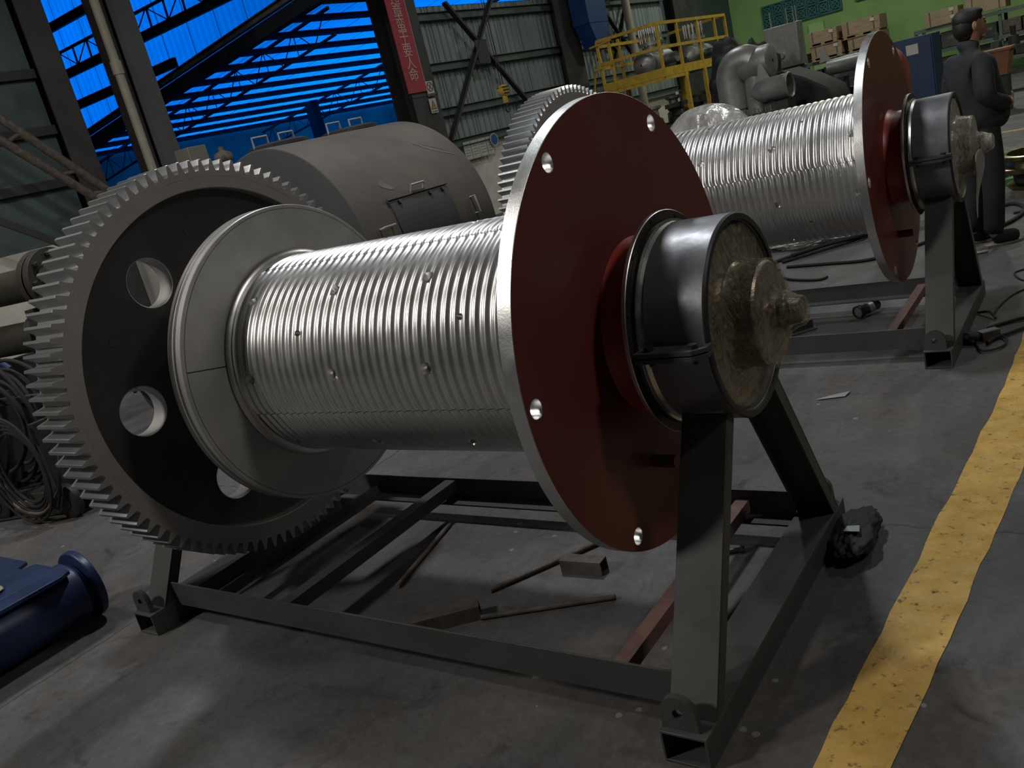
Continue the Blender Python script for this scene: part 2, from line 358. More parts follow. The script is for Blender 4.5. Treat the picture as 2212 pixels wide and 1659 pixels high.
def line_mat():
    m=mat('worn_yellow_floor_paint',(.58,.37,.095),.36,0,.12,9,rvar=.16,bump=.5,bscale=30); nt=m.node_tree; b=nt.nodes['Principled BSDF']; L=nt.links
    old=b.inputs['Base Color'].links[0].from_socket; tc=nt.nodes['Texture Coordinate']
    n=nt.nodes.new('ShaderNodeTexNoise'); n.inputs['Scale'].default_value=24; n.inputs['Detail'].default_value=7; n.inputs['Roughness'].default_value=.72; L.new(tc.outputs['Object'],n.inputs[0])
    r=nt.nodes.new('ShaderNodeValToRGB'); r.color_ramp.elements[0].position=.57; r.color_ramp.elements[1].position=.66; L.new(n.outputs[0],r.inputs[0])
    mxx=nt.nodes.new('ShaderNodeMix'); mxx.data_type='RGBA'; L.new(r.outputs[0],mxx.inputs[0]); L.new(old,mxx.inputs[6]); mxx.inputs[7].default_value=(.10,.075,.03,1); L.new(mxx.outputs[2],b.inputs['Base Color'])
    return m
M['line']=line_mat()

# ------------------------------------------------------------------ shell of the hall
fl=struct('floor', MB().box2((-34,-16,-.2),(14,34,0)), M['floor'], inhall=False, smooth=0)
mb=MB().box2((-12,-14,7.6),(10,29.2,7.75)); struct('ceiling',mb,M['dark'],smooth=0)
struct('wall_right',MB().box2((10,-14,0),(10.2,29.2,7.6)),M['wallgreen'],smooth=0)
struct('wall_front',MB().box2((-12.2,-14.2,0),(10.2,-14,7.6)),M['wallgreen'],smooth=0)
# far green wall with two fields of pierced vent blocks
mb=MB().box2((-12.3,29,0),(10.2,29.3,7.6)); wb=struct('wall_back',mb,M['green'],smooth=0)
def vent_field(x0,x1,z0,z1):
    mb=MB(); mb.box2((x0,28.99,z0),(x1,28.97,z1)); s=.375
    nx=int(round((x1-x0)/s)); nz=max(1,int(round((z1-z0)/s)))
    for i in range(nx):
        for k in range(nz):
            cx=x0+(i+.5)*s; cz=z0+(k+.5)*s
            for a in (-1,1): mb.beam((cx-.15,28.95,cz-a*.15),(cx+.15,28.95,cz+a*.15),.04,.05,(0,1,0),1)
            mb.lathe([(28.93,.10),(28.93,.14),(28.97,.14),(28.97,.10)],8,(cx,0,cz),'y',1,True)
    for i in range(nx+1): mb.box((x0+i*s,28.95,(z0+z1)/2),(.045,.06,z1-z0),None,1)
    for k in range(nz+1): mb.box(((x0+x1)/2,28.95,z0+k*s),(x1-x0,.06,.045),None,1)
    return mb
M['ventrib']=mat('teal_vent_rib',(.035,.14,.135),.7,0,.2,5)
for a in ((-10.85,-8.22,2.96,3.71),(-7.76,-4.76,3.08,3.83)): struct('vent_block_panel',vent_field(*a),[M['vent'],M['ventrib']],wb,smooth=0)
struct('pilaster',MB().box2((-9.35,28.9,1.0),(-8.85,28.99,2.75)),M['greenlight'],wb,smooth=0)
# left wall: closed bay nearest the camera, an open bay, then two sheeted bays
wl=struct('wall_left',MB().box2((-12.25,-14,0),(-12,4.35,7.6)),M['wallgreen'],smooth=0)
struct('lower_brickwork',MB().box2((-12,-14,0),(-11.9,4.35,1.78)),M['whitebrick'],wl,smooth=0)
mb=MB()
for z in (2.55,3.3,4.1): mb.box2((-12,-14,z),(-11.9,4.35,z+.13))
struct('girt',mb,M['brace'],wl,smooth=0)
struct('wall_left',MB().box2((-12.2,4.35,0),(-12.0,12.3,1.78)),M['whitebrick'],smooth=0)
w2=struct('wall_left',MB().box2((-12.25,12.3,0),(-12.02,29,1.78)),M['whitebrick'],smooth=0)
struct('profiled_sheeting',corr_mesh(12.3,23.9,1.78,4.72,-11.98),M['corr'],w2,smooth=0)
struct('profiled_sheeting',MB().box2((-12.06,17.9,4.72),(-12.0,29,7.6)),M['dark'],w2,smooth=0)
struct('profiled_sheeting',MB().box2((-12.06,23.9,1.78),(-12.0,29,4.72)),M['wallgreen'],w2,smooth=0)
for z in (1.80,2.50,3.45,4.50):
    struct('girt',MB().channel((-11.9,12.4,z),(-11.9,23.9,z),.17,.07,.01,flip=1),M['girt'],w2,smooth=0)
# open side bay beyond: blue translucent roof and blue translucent end wall
SL,Z0=.1137,6.53
rf=MB(); xa,xb=-22.9,-12.1
rf.add([(xa,9.95,Z0+SL*xa),(xb,9.95,Z0+SL*xb),(xb,31,Z0+SL*xb),(xa,31,Z0+SL*xa)],[(0,1,2,3)])
cs=struct('ceiling_side_bay',rf,M['bluesheety'],smooth=0)
for k in range(12):
    x=-12.35-.93*k; z=Z0+SL*x
    struct('purlin',MB().channel((x,9.95,z-.075),(x,31,z-.075),.13,.06,.010,flip=1),M['purlin'],cs,smooth=0)
struct('wall_side_bay',MB().box2((-23.1,4,0),(-22.9,31,3.92)),M['bluedark'],smooth=0)
struct('wall_side_bay_end',MB().box2((-23.1,31,0),(-12,31.2,5.4)),M['bluedark'],smooth=0)
# translucent end wall stands square to the winches (world axes)
we=struct('wall_side_bay_gable',MB().add([(-26,10.4,3.30),(-11.4,10.4,4.97),(-11.4,10.4,9.4),(-26,10.4,9.4)],[(0,1,2,3)]),M['bluesheetx'],inhall=False,smooth=0)
for z,x0,x1 in ((5.56,-26,-12.6),(6.62,-26,-12.6),(4.84,-26,-15.3),(7.6,-26,-12.6)):
    struct('girt',MB().channel((x0,10.3,z),(x1,10.3,z),.2,.08,.012),M['purlin'],we,smooth=0)
mb=MB(); zt=6.05; mb.beam((-26,10.25,zt),(-12.6,10.25,zt),.05,.06)
x=-25.6; i=0
while x<-12.8:
    mb.beam((x,10.25,5.64),(x+.02,10.25,zt),.035,.035,(1,0,0)); mb.beam((x,10.25,5.64 if i%2 else zt),(x+.62,10.25,zt if i%2 else 5.64),.02,.02,(0,1,0)); x+=.62; i+=1
struct('lattice_girder',mb,M['purlin'],we,smooth=0)
g0=Vector((-26,10.30,3.43)); g1=Vector((-10.6,10.30,5.165))
struct('gutter',MB().channel(g0,g1,.13,.12,.012,flip=1),M['gutter'],we,smooth=0)
struct('rafter',MB().beam(g0-Vector((0,-.12,.20)),g1-Vector((0,-.12,.20)),.2,.26),M['purlin'],we,smooth=0)
# unseen surroundings of the side bay: ceiling and walls added to block daylight
struct('ceiling_daylight_block',MB().box2((-27,3.2,9.35),(-12,10.9,9.5)),M['dark'],smooth=0)
struct('wall_daylight_block',MB().box2((-27,3.0,0),(-12.2,3.2,9.5)),M['dark'],smooth=0)
struct('wall_daylight_block_end',MB().box2((-27.2,3,0),(-27,10.9,9.5)),M['dark'],smooth=0)
struct('wall_left_upper',MB().box2((-12.2,4.35,7.6),(-12,31,9.5)),M['dark'],smooth=0)
struct('wall_side_bay_low',MB().box2((-27,9.2,0),(-22.9,9.4,3.75)),M['bluedark'],smooth=0)
# roof trusses of the side bay
def truss(y,label,dz=.5):
    t=hall('roof_truss',label,'roof truss',-22.8,y,0)
    z=lambda x: Z0+SL*(x-22.8)-.26
    mb=MB(); mb.beam((0,0,z(0)),(10.6,0,z(10.6)),.05,.06); obj('top_chord',mb,M['purlin'],t,smooth=0)
    mb=MB(); mb.beam((0,0,z(0)-dz),(10.6,0,z(10.6)-dz),.045,.05); obj('bottom_chord',mb,M['purlin'],t,smooth=0)
    mb=MB(); x=0; i=0
    while x<10.3:
        mb.beam((x,0,z(x)-(0 if i%2 else dz)),(x+.55,0,z(x+.55)-(dz if i%2 else 0)),.016,.016,(0,1,0))
        if i%2: mb.beam((x,0,z(x)),(x+.002,0,z(x)-dz),.014,.014,(0,1,0))
        x+=.55; i+=1
    obj('web_members',mb,M['purlin'],t,smooth=0); return t
truss(10.6,'dark lattice roof truss right behind the blue gable wall')
truss(16.3,'dark lattice roof truss resting on the post in the blue side bay')
truss(22.5,'dark lattice roof truss farthest back in the blue side bay')
tag(inhall(obj('steel_post',MB().box2((-20.25,16.15,0),(-19.95,16.45,4.1)),M['purlin'],smooth=0)),'dark post standing in the blue-roofed side bay','post')
tag(inhall(obj('steel_post',MB().box2((-22.6,22.3,0),(-22.35,22.6,3.8)),M['purlin'],smooth=0)),'dim post against the far blue wall','post')

struct('wall_left',MB().box2((-12.3,9.9,5.12),(-12.0,29,7.6)),M['dark'],smooth=0)
# columns of the left wall line
def h_column(y0,y1,label,mats,x0=-12.15,x1=-11.6,zt=7.6):
    t=hall('steel_column',label,'column',(x0+x1)/2,(y0+y1)/2)
    wd=y1-y0; dp=x1-x0
    obj('flange',MB().box((dp/2,0,zt/2),(.025,wd,zt)),mats,t,smooth=0)
    obj('flange',MB().box((-dp/2,0,zt/2),(.025,wd,zt)),mats,t,smooth=0)
    obj('web',MB().box((0,0,zt/2),(dp,.03,zt)),mats,t,smooth=0)
    return t
ca=h_column(5.62,6.02,'grey steel column behind the big gear of the near winch',M['colgrey'])
obj('side_plate',MB().box((.05,-.28,3.8),(.4,.1,7.6)),M['coldark'],ca,smooth=0)
dp=hall('drain_pipe','cream drain pipe with a sleeve joint, in front of the grey column','pipe',-11.5,5.385)
obj('pipe',MB().cyl((0,0,0),(0,0,7.6),.068,n=20),M['pipecream'],dp); 
for z in (3.95,6.6,1.2): obj('pipe_sleeve',MB().cyl((0,0,z),(0,0,z+.19),.085,n=20),M['pipecream'],dp)
cb=h_column(11.62,12.42,'dark brown steel column carrying the red banner',M['coldark'])
obj('stiffener',MB().box((.26,0,2.9),(.08,.8,.06)),M['coldark'],cb,smooth=0)
cc=h_column(17.5,18.4,'dark column between the two braced sheet walls',M['coldark'])
cd=h_column(24.0,25.2,'dark green column in the far left corner',M['coldark'])
ce=h_column(4.35,4.75,'dark steel column at the edge of the closed left wall',M['coldark'],-12.2,-11.8)
dp2=hall('drain_pipe','pale drain pipe running down behind the yellow platform','pipe',-11.5,20.95)
obj('pipe',MB().cyl((0,0,0),(0,0,7.6),.11,n=20),M['pipecream'],dp2)
for y0,z0,y1,z1,lb in ((13.56,4.75,16.1,2.0,'upper'),(15.25,4.85,12.55,1.85,'lower')):
    tag(inhall(obj('cross_brace',MB().channel((-11.74 if lb=='upper' else -11.66,y0,z0),(-11.74 if lb=='upper' else -11.66,y1,z1),.13,.05,.01,up=(1,0,0)),M['brace'],smooth=0)),
        'brown brace falling to the right across the sheet wall beside the banner' if lb=='upper' else 'brown brace falling to the left across the sheet wall beside the banner','brace')
for y0,z0,y1,z1,lb in ((18.6,5.1,20.5,3.1,'dark brace leaning right above the yellow platform, nearest the blue duct'),(19.7,4.8,21.3,3.0,'dark brace leaning right above the yellow platform, beside the pale drain pipe'),(21.7,4.75,20.2,2.9,'dark brace leaning left above the yellow platform'),(20.4,4.9,19.4,3.0,'short dark brace leaning left behind the platform rail')):
    tag(inhall(obj('cross_brace',MB().channel((-11.75,y0,z0),(-11.75,y1,z1),.11,.05,.01,up=(1,0,0)),M['brace'],smooth=0)),lb,'brace')
tag(inhall(obj('gusset_plate',MB().box((-11.62,14.32,3.62),(.02,.42,.5)),M['brace'],smooth=0)),'dark gusset plate where the two long braces cross','gusset plate')

# banner with Chinese slogan, warning signs
def glyph(ch, size, m, parent, loc, rot, ext=.004, bold=.0):
    c=bpy.data.curves.new('lettering','FONT'); c.body=ch; c.size=size; c.extrude=ext; c.offset=bold; c.align_x='CENTER'; c.align_y='CENTER'
    t=bpy.data.objects.new('tmp',c); COL.objects.link(t); bpy.context.view_layer.update()
    me=bpy.data.meshes.new_from_object(t.evaluated_get(bpy.context.evaluated_depsgraph_get())); bpy.data.objects.remove(t); bpy.data.curves.remove(c)
    me.materials.clear(); me.materials.append(m); o=bpy.data.objects.new('lettering',me); COL.objects.link(o); o.parent=parent; o.location=loc; o.rotation_euler=rot; return o
bn=hall('slogan_banner','red vertical banner with pale characters hung on the dark column','banner',-11.56,11.80,2.97)
FX=(PI/2,0,PI/2)
obj('banner_cloth',MB().box((0,0,2.2),(.02,.56,4.4)),M['banner'],bn,smooth=0)
for ch,z in zip('违章蛮干要人命',(1.84,1.585,1.33,1.085,.83,.585,.335)): glyph(ch,.29,M['bannertext'],bn,(.016,.0,z),FX,.003)
obj('white_edging',MB().box((.004,.285,2.2),(.02,.012,4.4)),M['bannertext'],bn,smooth=0)
for nm,y,z,h_ in (('prohibition_sign',12.2,3.005,.31),('warning_sign',12.17,2.655,.30)):
    if nm[0]=='p':
        s=hall(nm,'white prohibition sign with a struck circle beside the foot of the banner','sign',-11.56,y,z)
        obj('panel',MB().box((0,0,0),(.012,.215,h_)),M['signwhite'],s,smooth=0)
        mb=MB().lathe([(.007,.082),(.007,.098),(.012,.098),(.012,.082)],28,(0,0,.04),'x',0,True); mb.beam((.010,-.06,.10),(.010,.06,-.02),.012,.006,(1,0,0)); mb.beam((.010,.05,.10),(.010,-.05,-.03),.02,.006,(1,0,0)); obj('pictogram',mb,M['signink'],s)
        obj('caption_strip',MB().box((.008,0,-.125),(.006,.2,.055)),M['signink'],s,smooth=0)
    else:
        s=hall(nm,'pale warning sign with a yellow triangle under the prohibition sign','sign',-11.56,y,z)
        obj('panel',MB().box((0,0,0),(.012,.215,h_)),M['signwhite'],s,smooth=0)
        mb=MB().prism([(-.095,-.07),(.095,-.07),(0,.115)],lambda a,b:(.007,a,b),lambda a,b:(.011,a,b)); obj('triangle',mb,M['signink'],s,smooth=0)
        mb=MB().prism([(-.068,-.055),(.068,-.055),(0,.082)],lambda a,b:(.011,a,b),lambda a,b:(.013,a,b)); obj('triangle_field',mb,M['signyel'],s,smooth=0)
        mb=MB(); mb.prism([(.012,.05),(-.02,.0),(0,.0),(-.014,-.045),(.024,.012),(.004,.012)],lambda a,b:(.013,a,b),lambda a,b:(.015,a,b)); obj('bolt_mark',mb,M['signink'],s,smooth=0)
        glyph('当心触电',.045,M['signink'],s,(.008,0,-.12),FX,.001)
# notices on the low wall
for i,(y,wd) in enumerate(((13.28,.24),(13.55,.26),(13.83,.27),(14.10,.22))):
    s=hall('notice_board',['white notice board, leftmost of the row on the low wall','white notice board, second from the left on the low wall','white notice board, third from the left on the low wall','white notice board beside the round blue sign'][i],'notice board',-11.88,y,1.58,'white notices along the low wall')
    obj('board',MB().box((0,0,0),(.012,wd,.40)),M['signwhite'],s,smooth=0); mb=MB()
    for k in range(5): mb.box((.008,0,.13-k*.06),(.003,wd*.7,.012))
    obj('print',mb,M['ink'],s,smooth=0)
s=hall('round_sign','round blue sign with a pale rim at the end of the notices','sign',-11.84,14.24,1.68)
obj('disc',MB().cyl((0,0,0),(.012,0,0),.125,n=32),M['signblue'],s); obj('rim',MB().lathe([(.0,.125),(.0,.145),(.016,.145),(.016,.125)],32,(0,0,0),'x',0,True),M['signwhite'],s)

# blue ventilation duct on the wall, crane hook
t=hall('ventilation_duct','blue square duct hanging high on the wall above the platform','duct',-11.2,18.45,3.55)
obj('duct_body',MB().box((0,0,1.25),(.5,.95,1.9)),M['ductblue'],t,bevel=.01); obj('duct_outlet',MB().prism([(-.45,.3),(.42,.3),(.22,-.35),(-.2,-.28)],lambda a,b:(-.22,a,b),lambda a,b:(.24,a,b)),M['ductblue'],t,smooth=0)
hk=hall('crane_hook','yellow and black crane hook hanging over the tank','crane hook',-7.99,10.0,2.30)
obj('hook_block',MB().lathe([(-.06,.04),(-.055,.085),(0,.10),(.055,.085),(.06,.04)],24,(0,0,.12),'x',cap=True),M['hookyel'],hk)
obj('block_stripes',MB().box((0,0,.17),(.13,.15,.02)).box((0,0,.12),(.13,.15,.02)).box((0,0,.07),(.13,.13,.02)),M['rubber'],hk,smooth=0)
obj('shackle',MB().box((0,0,-.02),(.06,.08,.14)),M['hookyel'],hk,bevel=.01)
obj('hook',MB().tube([(0,0,-.06),(0,.01,-.12),(0,-.05,-.18),(0,-.02,-.23),(0,.05,-.22),(0,.08,-.17)],.014,8),M['machdark'],hk)
obj('wire_rope',MB().cyl((0,-.03,.2),(0,-.03,5.2),.006,n=8).cyl((0,.03,.2),(0,.03,5.2),.006,n=8),M['cable'],hk)

# ladder-like braces on the closed left wall, left edge of view
t=hall('lattice_strut','brown double-chord lattice strut slanting down at the left edge','strut',-11.0,3.0,0)
mb=MB(); P0=Vector((0,-2.2,6.14)); P1=Vector((0,1.5,2.1)); Q0=Vector((0,-2.2,5.55)); Q1=Vector((0,1.3,2.05))
obj('upper_chord',MB().cyl(P0,P1,.062,n=16),M['rust'],t); obj('lower_chord',MB().cyl(Q0,Q1,.062,n=16),M['rust'],t)
for k in (.2,.45,.71,.86,.95): mb.cyl(P0.lerp(P1,k),Q0.lerp(Q1,k-.03),.03,n=10)
obj('rungs',mb,M['rust'],t)
t=hall('lattice_strut','dark lattice strut low on the left wall behind the gear','strut',-11.2,2.2,0)
obj('chord',MB().beam((0,-.6,3.1),(0,1.3,1.75),.07,.09),M['brace'],t,smooth=0)

# ------------------------------------------------------------------ yellow floor line
def strip(pts_l, pts_r, z=.0025):
    mb=MB(); n=len(pts_l); vs=[]
    for a,b in zip(pts_l,pts_r): vs += [(a[0],a[1],z),(b[0],b[1],z),(a[0],a[1],0.0003),(b[0],b[1],.0003)]
    fs=[]
    for i in range(n-1): k=4*i; fs += [(k,k+1,k+5,k+4),(k,k+4,k+6,k+2),(k+1,k+3,k+7,k+5)]
    return mb.add(vs,fs)
def lerp(a,b,t): return a+(b-a)*t
Lp=[];Rp=[]
for i in range(141):
    y=-2.3+i*.11
    xl=.539+.059*(y+.603) if y<2.1 else .70+.01*(y-2.1); xr=.721+.0762*(y+.543) if y<1.2 else .854+.022*(y-1.2)
    Lp.append((xl+random.uniform(-.006,.006),y)); Rp.append((xr+random.uniform(-.006,.006),y))
tag(obj('floor_line',strip(Lp,Rp),M['line'],smooth=0),'worn yellow line painted on the floor right of the winches','floor marking')
t=obj('floor_line',strip([(-9,12.5),(9.5,12.5)],[(-9,12.66),(9.5,12.66)]),M['line'],smooth=0); inhall(t)
tag(t,'thin yellow line painted across the floor behind the standing person','floor marking')

# ------------------------------------------------------------------ winch drum (all parts turn about the shaft axis, x)
AX=1.0442
O=(0,0,AX)
def make_drum(label):
    t=thing('winch_drum',label,'winch drum')
    # grooved barrel
    RB=.4064; x0,x1=-1.530,-.050; pitch=.0390; NP=10; n=200
    xs=[x0+i*(pitch/NP) for i in range(int((x1-x0)/(pitch/NP))+1)]+[x1]
    def ph(th):
        d=math.degrees(th)%360; v=0
        for s in (71,341.5):
            e=(d-s+2.5)/5.0; v+=.5*min(1,max(0,e))
        return v
    mb=MB(); vs=[]; fs=[]; m=len(xs)
    phs=[ph(2*PI*k/n) for k in range(n)]
    for x in xs:
        for k in range(n):
            th=2*PI*k/n; u=((x-x0)/pitch+phs[k])%1.0
            c=math.cos(2*PI*u); r=RB-.0080*(.5-.5*c)**.8
            vs.append((x,-r*math.cos(th),AX+r*math.sin(th)))
    for i in range(m-1):
        for k in range(n): fs.append((i*n+k,i*n+(k+1)%n,(i+1)*n+(k+1)%n,(i+1)*n+k))
    fs += [tuple(range(n-1,-1,-1)),tuple((m-1)*n+k for k in range(n))]
    mb.add(vs,fs); barrel=obj('grooved_barrel',mb,[M['steel_drum'],M['darksteel']],t,origin=O,smooth=50)
    cu=MB()
    def pol(r,a,x): a=R(a); return (x,-r*math.cos(a),AX+r*math.sin(a))
    for a in (3.2,46.3,93.2,136.3,-86.8,-43.7,183.2,226.3):
        for x in (-1.465,-1.015,-.575,-.13): cu.cyl(pol(.382,a,x),pol(.42,a,x),.016,.026,n=20)
    for a in (25.3,115,205,295):
        for x in (-1.17,-.42): cu.cyl(pol(.375,a,x),pol(.44,a,x),.011,n=12)
    for a in (71,-18.5,161,251):
        cu.box(pol(.41,a,-.79),(1.52,.0022,.05),Matrix.Rotation(-R(a)+PI/2,3,'X'))
    cut(barrel,cu)
    # ring between barrel and flange
    obj('barrel_ring',MB().lathe([(-1.562,.40),(-1.562,.424),(-1.553,.430),(-1.545,.424),(-1.541,.410),(-1.532,.414),(-1.528,.402)],96,O),M['steel_drum'],t)
    # left flange, bare steel, with liner seam
    fp=[(-1.617,.30),(-1.617,.613),(-1.610,.613),(-1.606,.606),(-1.585,.606),(-1.581,.613),(-1.565,.613),(-1.562,.6105),(-1.562,.5985),(-1.566,.5980),(-1.566,.5962),(-1.562,.5955),(-1.562,.38)]
    lf=obj('left_flange',MB().lathe(fp,180,O),[M['steel_dull'],M['darksteel']],t)
    cu=MB()
    for a in (11.5,101.5,191.5,281.5): cu.box(pol(.51,a,-1.562),(.008,.0025,.175),Matrix.Rotation(-R(a)+PI/2,3,'X'))
    obj('retaining_plate',MB().lathe([(-1.650,.30),(-1.650,.606),(-1.6465,.612),(-1.642,.606),(-1.642,.565),(-1.617,.56)],160,O),M['steel_dull'],t)
    for a in (11.5,191.5): obj('liner_seam',MB().box(pol(.51,a,-1.5616),(.0016,.004,.172),Matrix.Rotation(-R(a)+PI/2,3,'X')),M['darksteel'],lf,smooth=0)
    # hub between flange and gear
    obj('gear_hub',MB().lathe([(-2.24,.20),(-2.24,.26),(-2.06,.28),(-1.90,.30),(-1.64,.34)],64,O),M['webpaint'],t)
    # ring gear
    N=100; Rt=.8758; Rr=Rt-.0475; xg=-1.9877; wg=.2088; pts=[]
    pa=2*PI/N; a0=R(77.45)
    for k in range(N):
        c=a0+k*pa
        for da,r in ((-.300,Rr+.006),(-.245,Rr+.016),(-.175,(Rt+Rr)/2+.008),(-.115,Rt-.003),(-.100,Rt),(.100,Rt),(.115,Rt-.003),(.175,(Rt+Rr)/2+.008),(.245,Rr+.016),(.300,Rr+.006),(.36,Rr),(.64,Rr)):
            if da==.64: da=.64; 
            pts.append((c+da*pa,r))
    pts=sorted(pts); m=len(pts)
    vs=[];fs=[];ms=[]
    rings=[(xg-wg+.004,Rt,0),]
    def ring(x,f): 
        for a,r in pts: rr=f(r); vs.append((x,-rr*math.cos(a),AX+rr*math.sin(a)))
    ring(xg-wg,lambda r:.7524); ring(xg-wg,lambda r:r-.002); ring(xg-wg+.003,lambda r:r); ring(xg-.003,lambda r:r); ring(xg,lambda r:r-.002); ring(xg,lambda r:.7555); ring(xg-.004,lambda r:.7524)
    for i in range(7):
        j=(i+1)%7
        for k in range(m):
            fs.append((i*m+k,i*m+(k+1)%m,j*m+(k+1)%m,j*m+k)); ms.append(1 if i in (0,4) else (0 if i in (1,2,3) else 1))
    mb=MB(); mb.v=[Vector(v) for v in vs]; mb.f=fs; mb.m=ms
    rg=obj('ring_gear',mb,[M['geartooth'],M['gearface']],t,origin=O,smooth=30)
    sc=MB().lathe([(xg+.0006,.8015),(xg+.0006,.8027)],160,O); obj('scribed_circle',sc,M['steel'],rg).location=-Vector(O)
    # web with six holes
    web=obj('gear_web',MB().lathe([(xg-.055,.24),(xg-.055,.745),(xg-.050,.7515),(xg-.15,.7515),(xg-.145,.745),(xg-.145,.24)],128,O,closed=True),[M['webpaint'],M['steel_dull']],t)
    cu=MB()
    for k in range(6): cu.cyl(pol(.53,-5+60*k,xg-.3),pol(.53,-5+60*k,xg+.1),.1045,n=40)
    cut(web,cu)
    for k in range(6): obj('hole_lining',MB().lathe([(xg-.055,.101),(xg-.053,.1045),(xg-.147,.1045),(xg-.145,.101)],40,pol(.53,-5+60*k,0),closed=True),M['steel_dull'],web)
    for k in range(6): obj('plugged_hole',MB().cyl(pol(.60,25+60*k,xg-.056),pol(.60,25+60*k,xg-.0535),.020,n=16),M['rubber'],web)
    # right flange: bare rim, red outer face, six through holes
    rf=obj('red_flange',MB().lathe([(-.0455,.38),(-.0455,.704),(-.0435,.705),(-.002,.705),(0,.7035),(0,.28)],200,O,mis=[0,0,0,0,1,1]),[M['steel'],M['red']],t)
    rf.data.materials[0]=M['steel']
    return t,barrel,rf,pol
drum,barrel,rflange,pol=make_drum('grooved steel winch drum with large gear and red flange, nearest the camera')
# holes in the red flange: closed solid first
def close_lathe(prof,n,mis): 
    return MB().lathe(prof,n,O,closed=True,mis=mis)
par=rflange.parent; bpy.data.objects.remove(rflange)
rflange=obj('red_flange',close_lathe([(-.0455,.22),(-.0455,.7032),(-.0440,.705),(-.0015,.705),(0,.7035),(0,.22)],200,[0,0,0,0,1,1]),[M['steel'],M['red']],par)
cu=MB()
for k in range(6): cu.cyl(pol(.658,-1.8+60*k,-.2),pol(.658,-1.8+60*k,.1),.0285,n=28)
cut(rflange,cu)
for k in range(6): obj('hole_lining',MB().lathe([(-.001,.0265),(-.0445,.0265),(-.0445,.0285),(-.001,.0285)],28,pol(.658,-1.8+60*k,0),closed=True),M['steel'],rflange)
def red_parts(t):
    obj('red_hub',MB().lathe([(0,.275),(.02,.262),(.09,.255),(.104,.250)],96,O),M['redhub'],t)
    obj('lock_pin',MB().cyl(pol(.433,-74.3,0),pol(.433,-74.3,.075),.021,n=20),M['red'],t,bevel=.002)
    o=obj('bearing_disc',MB().lathe([(.103,.28),(.103,.336),(.105,.3379),(.115,.3379),(.117,.336),(.117,.305),(.128,.302),(.130,.308),(.134,.308),(.136,.300),(.150,.292),(.152,.20)],120,O,mis=[0,0,0,0,1,1,1,0,0,0,1,1]),[M['steel'],M['darksteel']],t)
    b=MB()
    for k in range(12): b.cyl(pol(.322,20+30*k,.117),pol(.322,20+30*k,.1195),.007,n=12)
    obj('disc_bolts',b,M['rubber'],o)
    e=obj('end_cover',MB().lathe([(.300,.285),(.302,.272),(.310,.262),(.316,.22),(.320,.160),(.330,.1535),(.340,.1517),(.400,.1517),(.4067,.146),(.4067,.09),(.411,.06),(.411,.046),(.437,.044),(.440,.050),(.452,.050),(.455,.038),(.488,.0349),(.4918,.030),(.4918,.001)],72,O),M['bronze'],t)
    # stretch film pulled over cover, hub and shaft end
    prof=[(.322,.266),(.328,.25),(.332,.20),(.337,.172),(.352,.162),(.380,.159),(.406,.158),(.414,.150),(.418,.10),(.424,.070),(.436,.060),(.448,.062),(.462,.056),(.480,.046),(.496,.042),(.503,.030),(.502,.004)]
    mb=MB(); n=90; vs=[]; rnd=random.Random(3)
    for i,(x,r) in enumerate(prof):
        for k in range(n):
            th=2*PI*k/n; q=1+.008*math.sin(7*th+i)+.006*math.sin(17*th+2.3*i)+rnd.uniform(-.007,.007); dx=rnd.uniform(-.0012,.0018)
            vs.append((x+dx,-r*q*math.cos(th),AX+r*q*math.sin(th)))
    fs=[(i*n+k,i*n+(k+1)%n,(i+1)*n+(k+1)%n,(i+1)*n+k) for i in range(len(prof)-1) for k in range(n)]
    obj('stretch_film',mb.add(vs,fs),M['film'],e,smooth=25)
    # left end shaft
    obj('left_shaft',MB().lathe([(-2.46,.001),(-2.46,.09),(-2.42,.09),(-2.42,.20),(-2.23,.21)],48,O),M['bronze'],t)
red_parts(drum)
tag(drum)

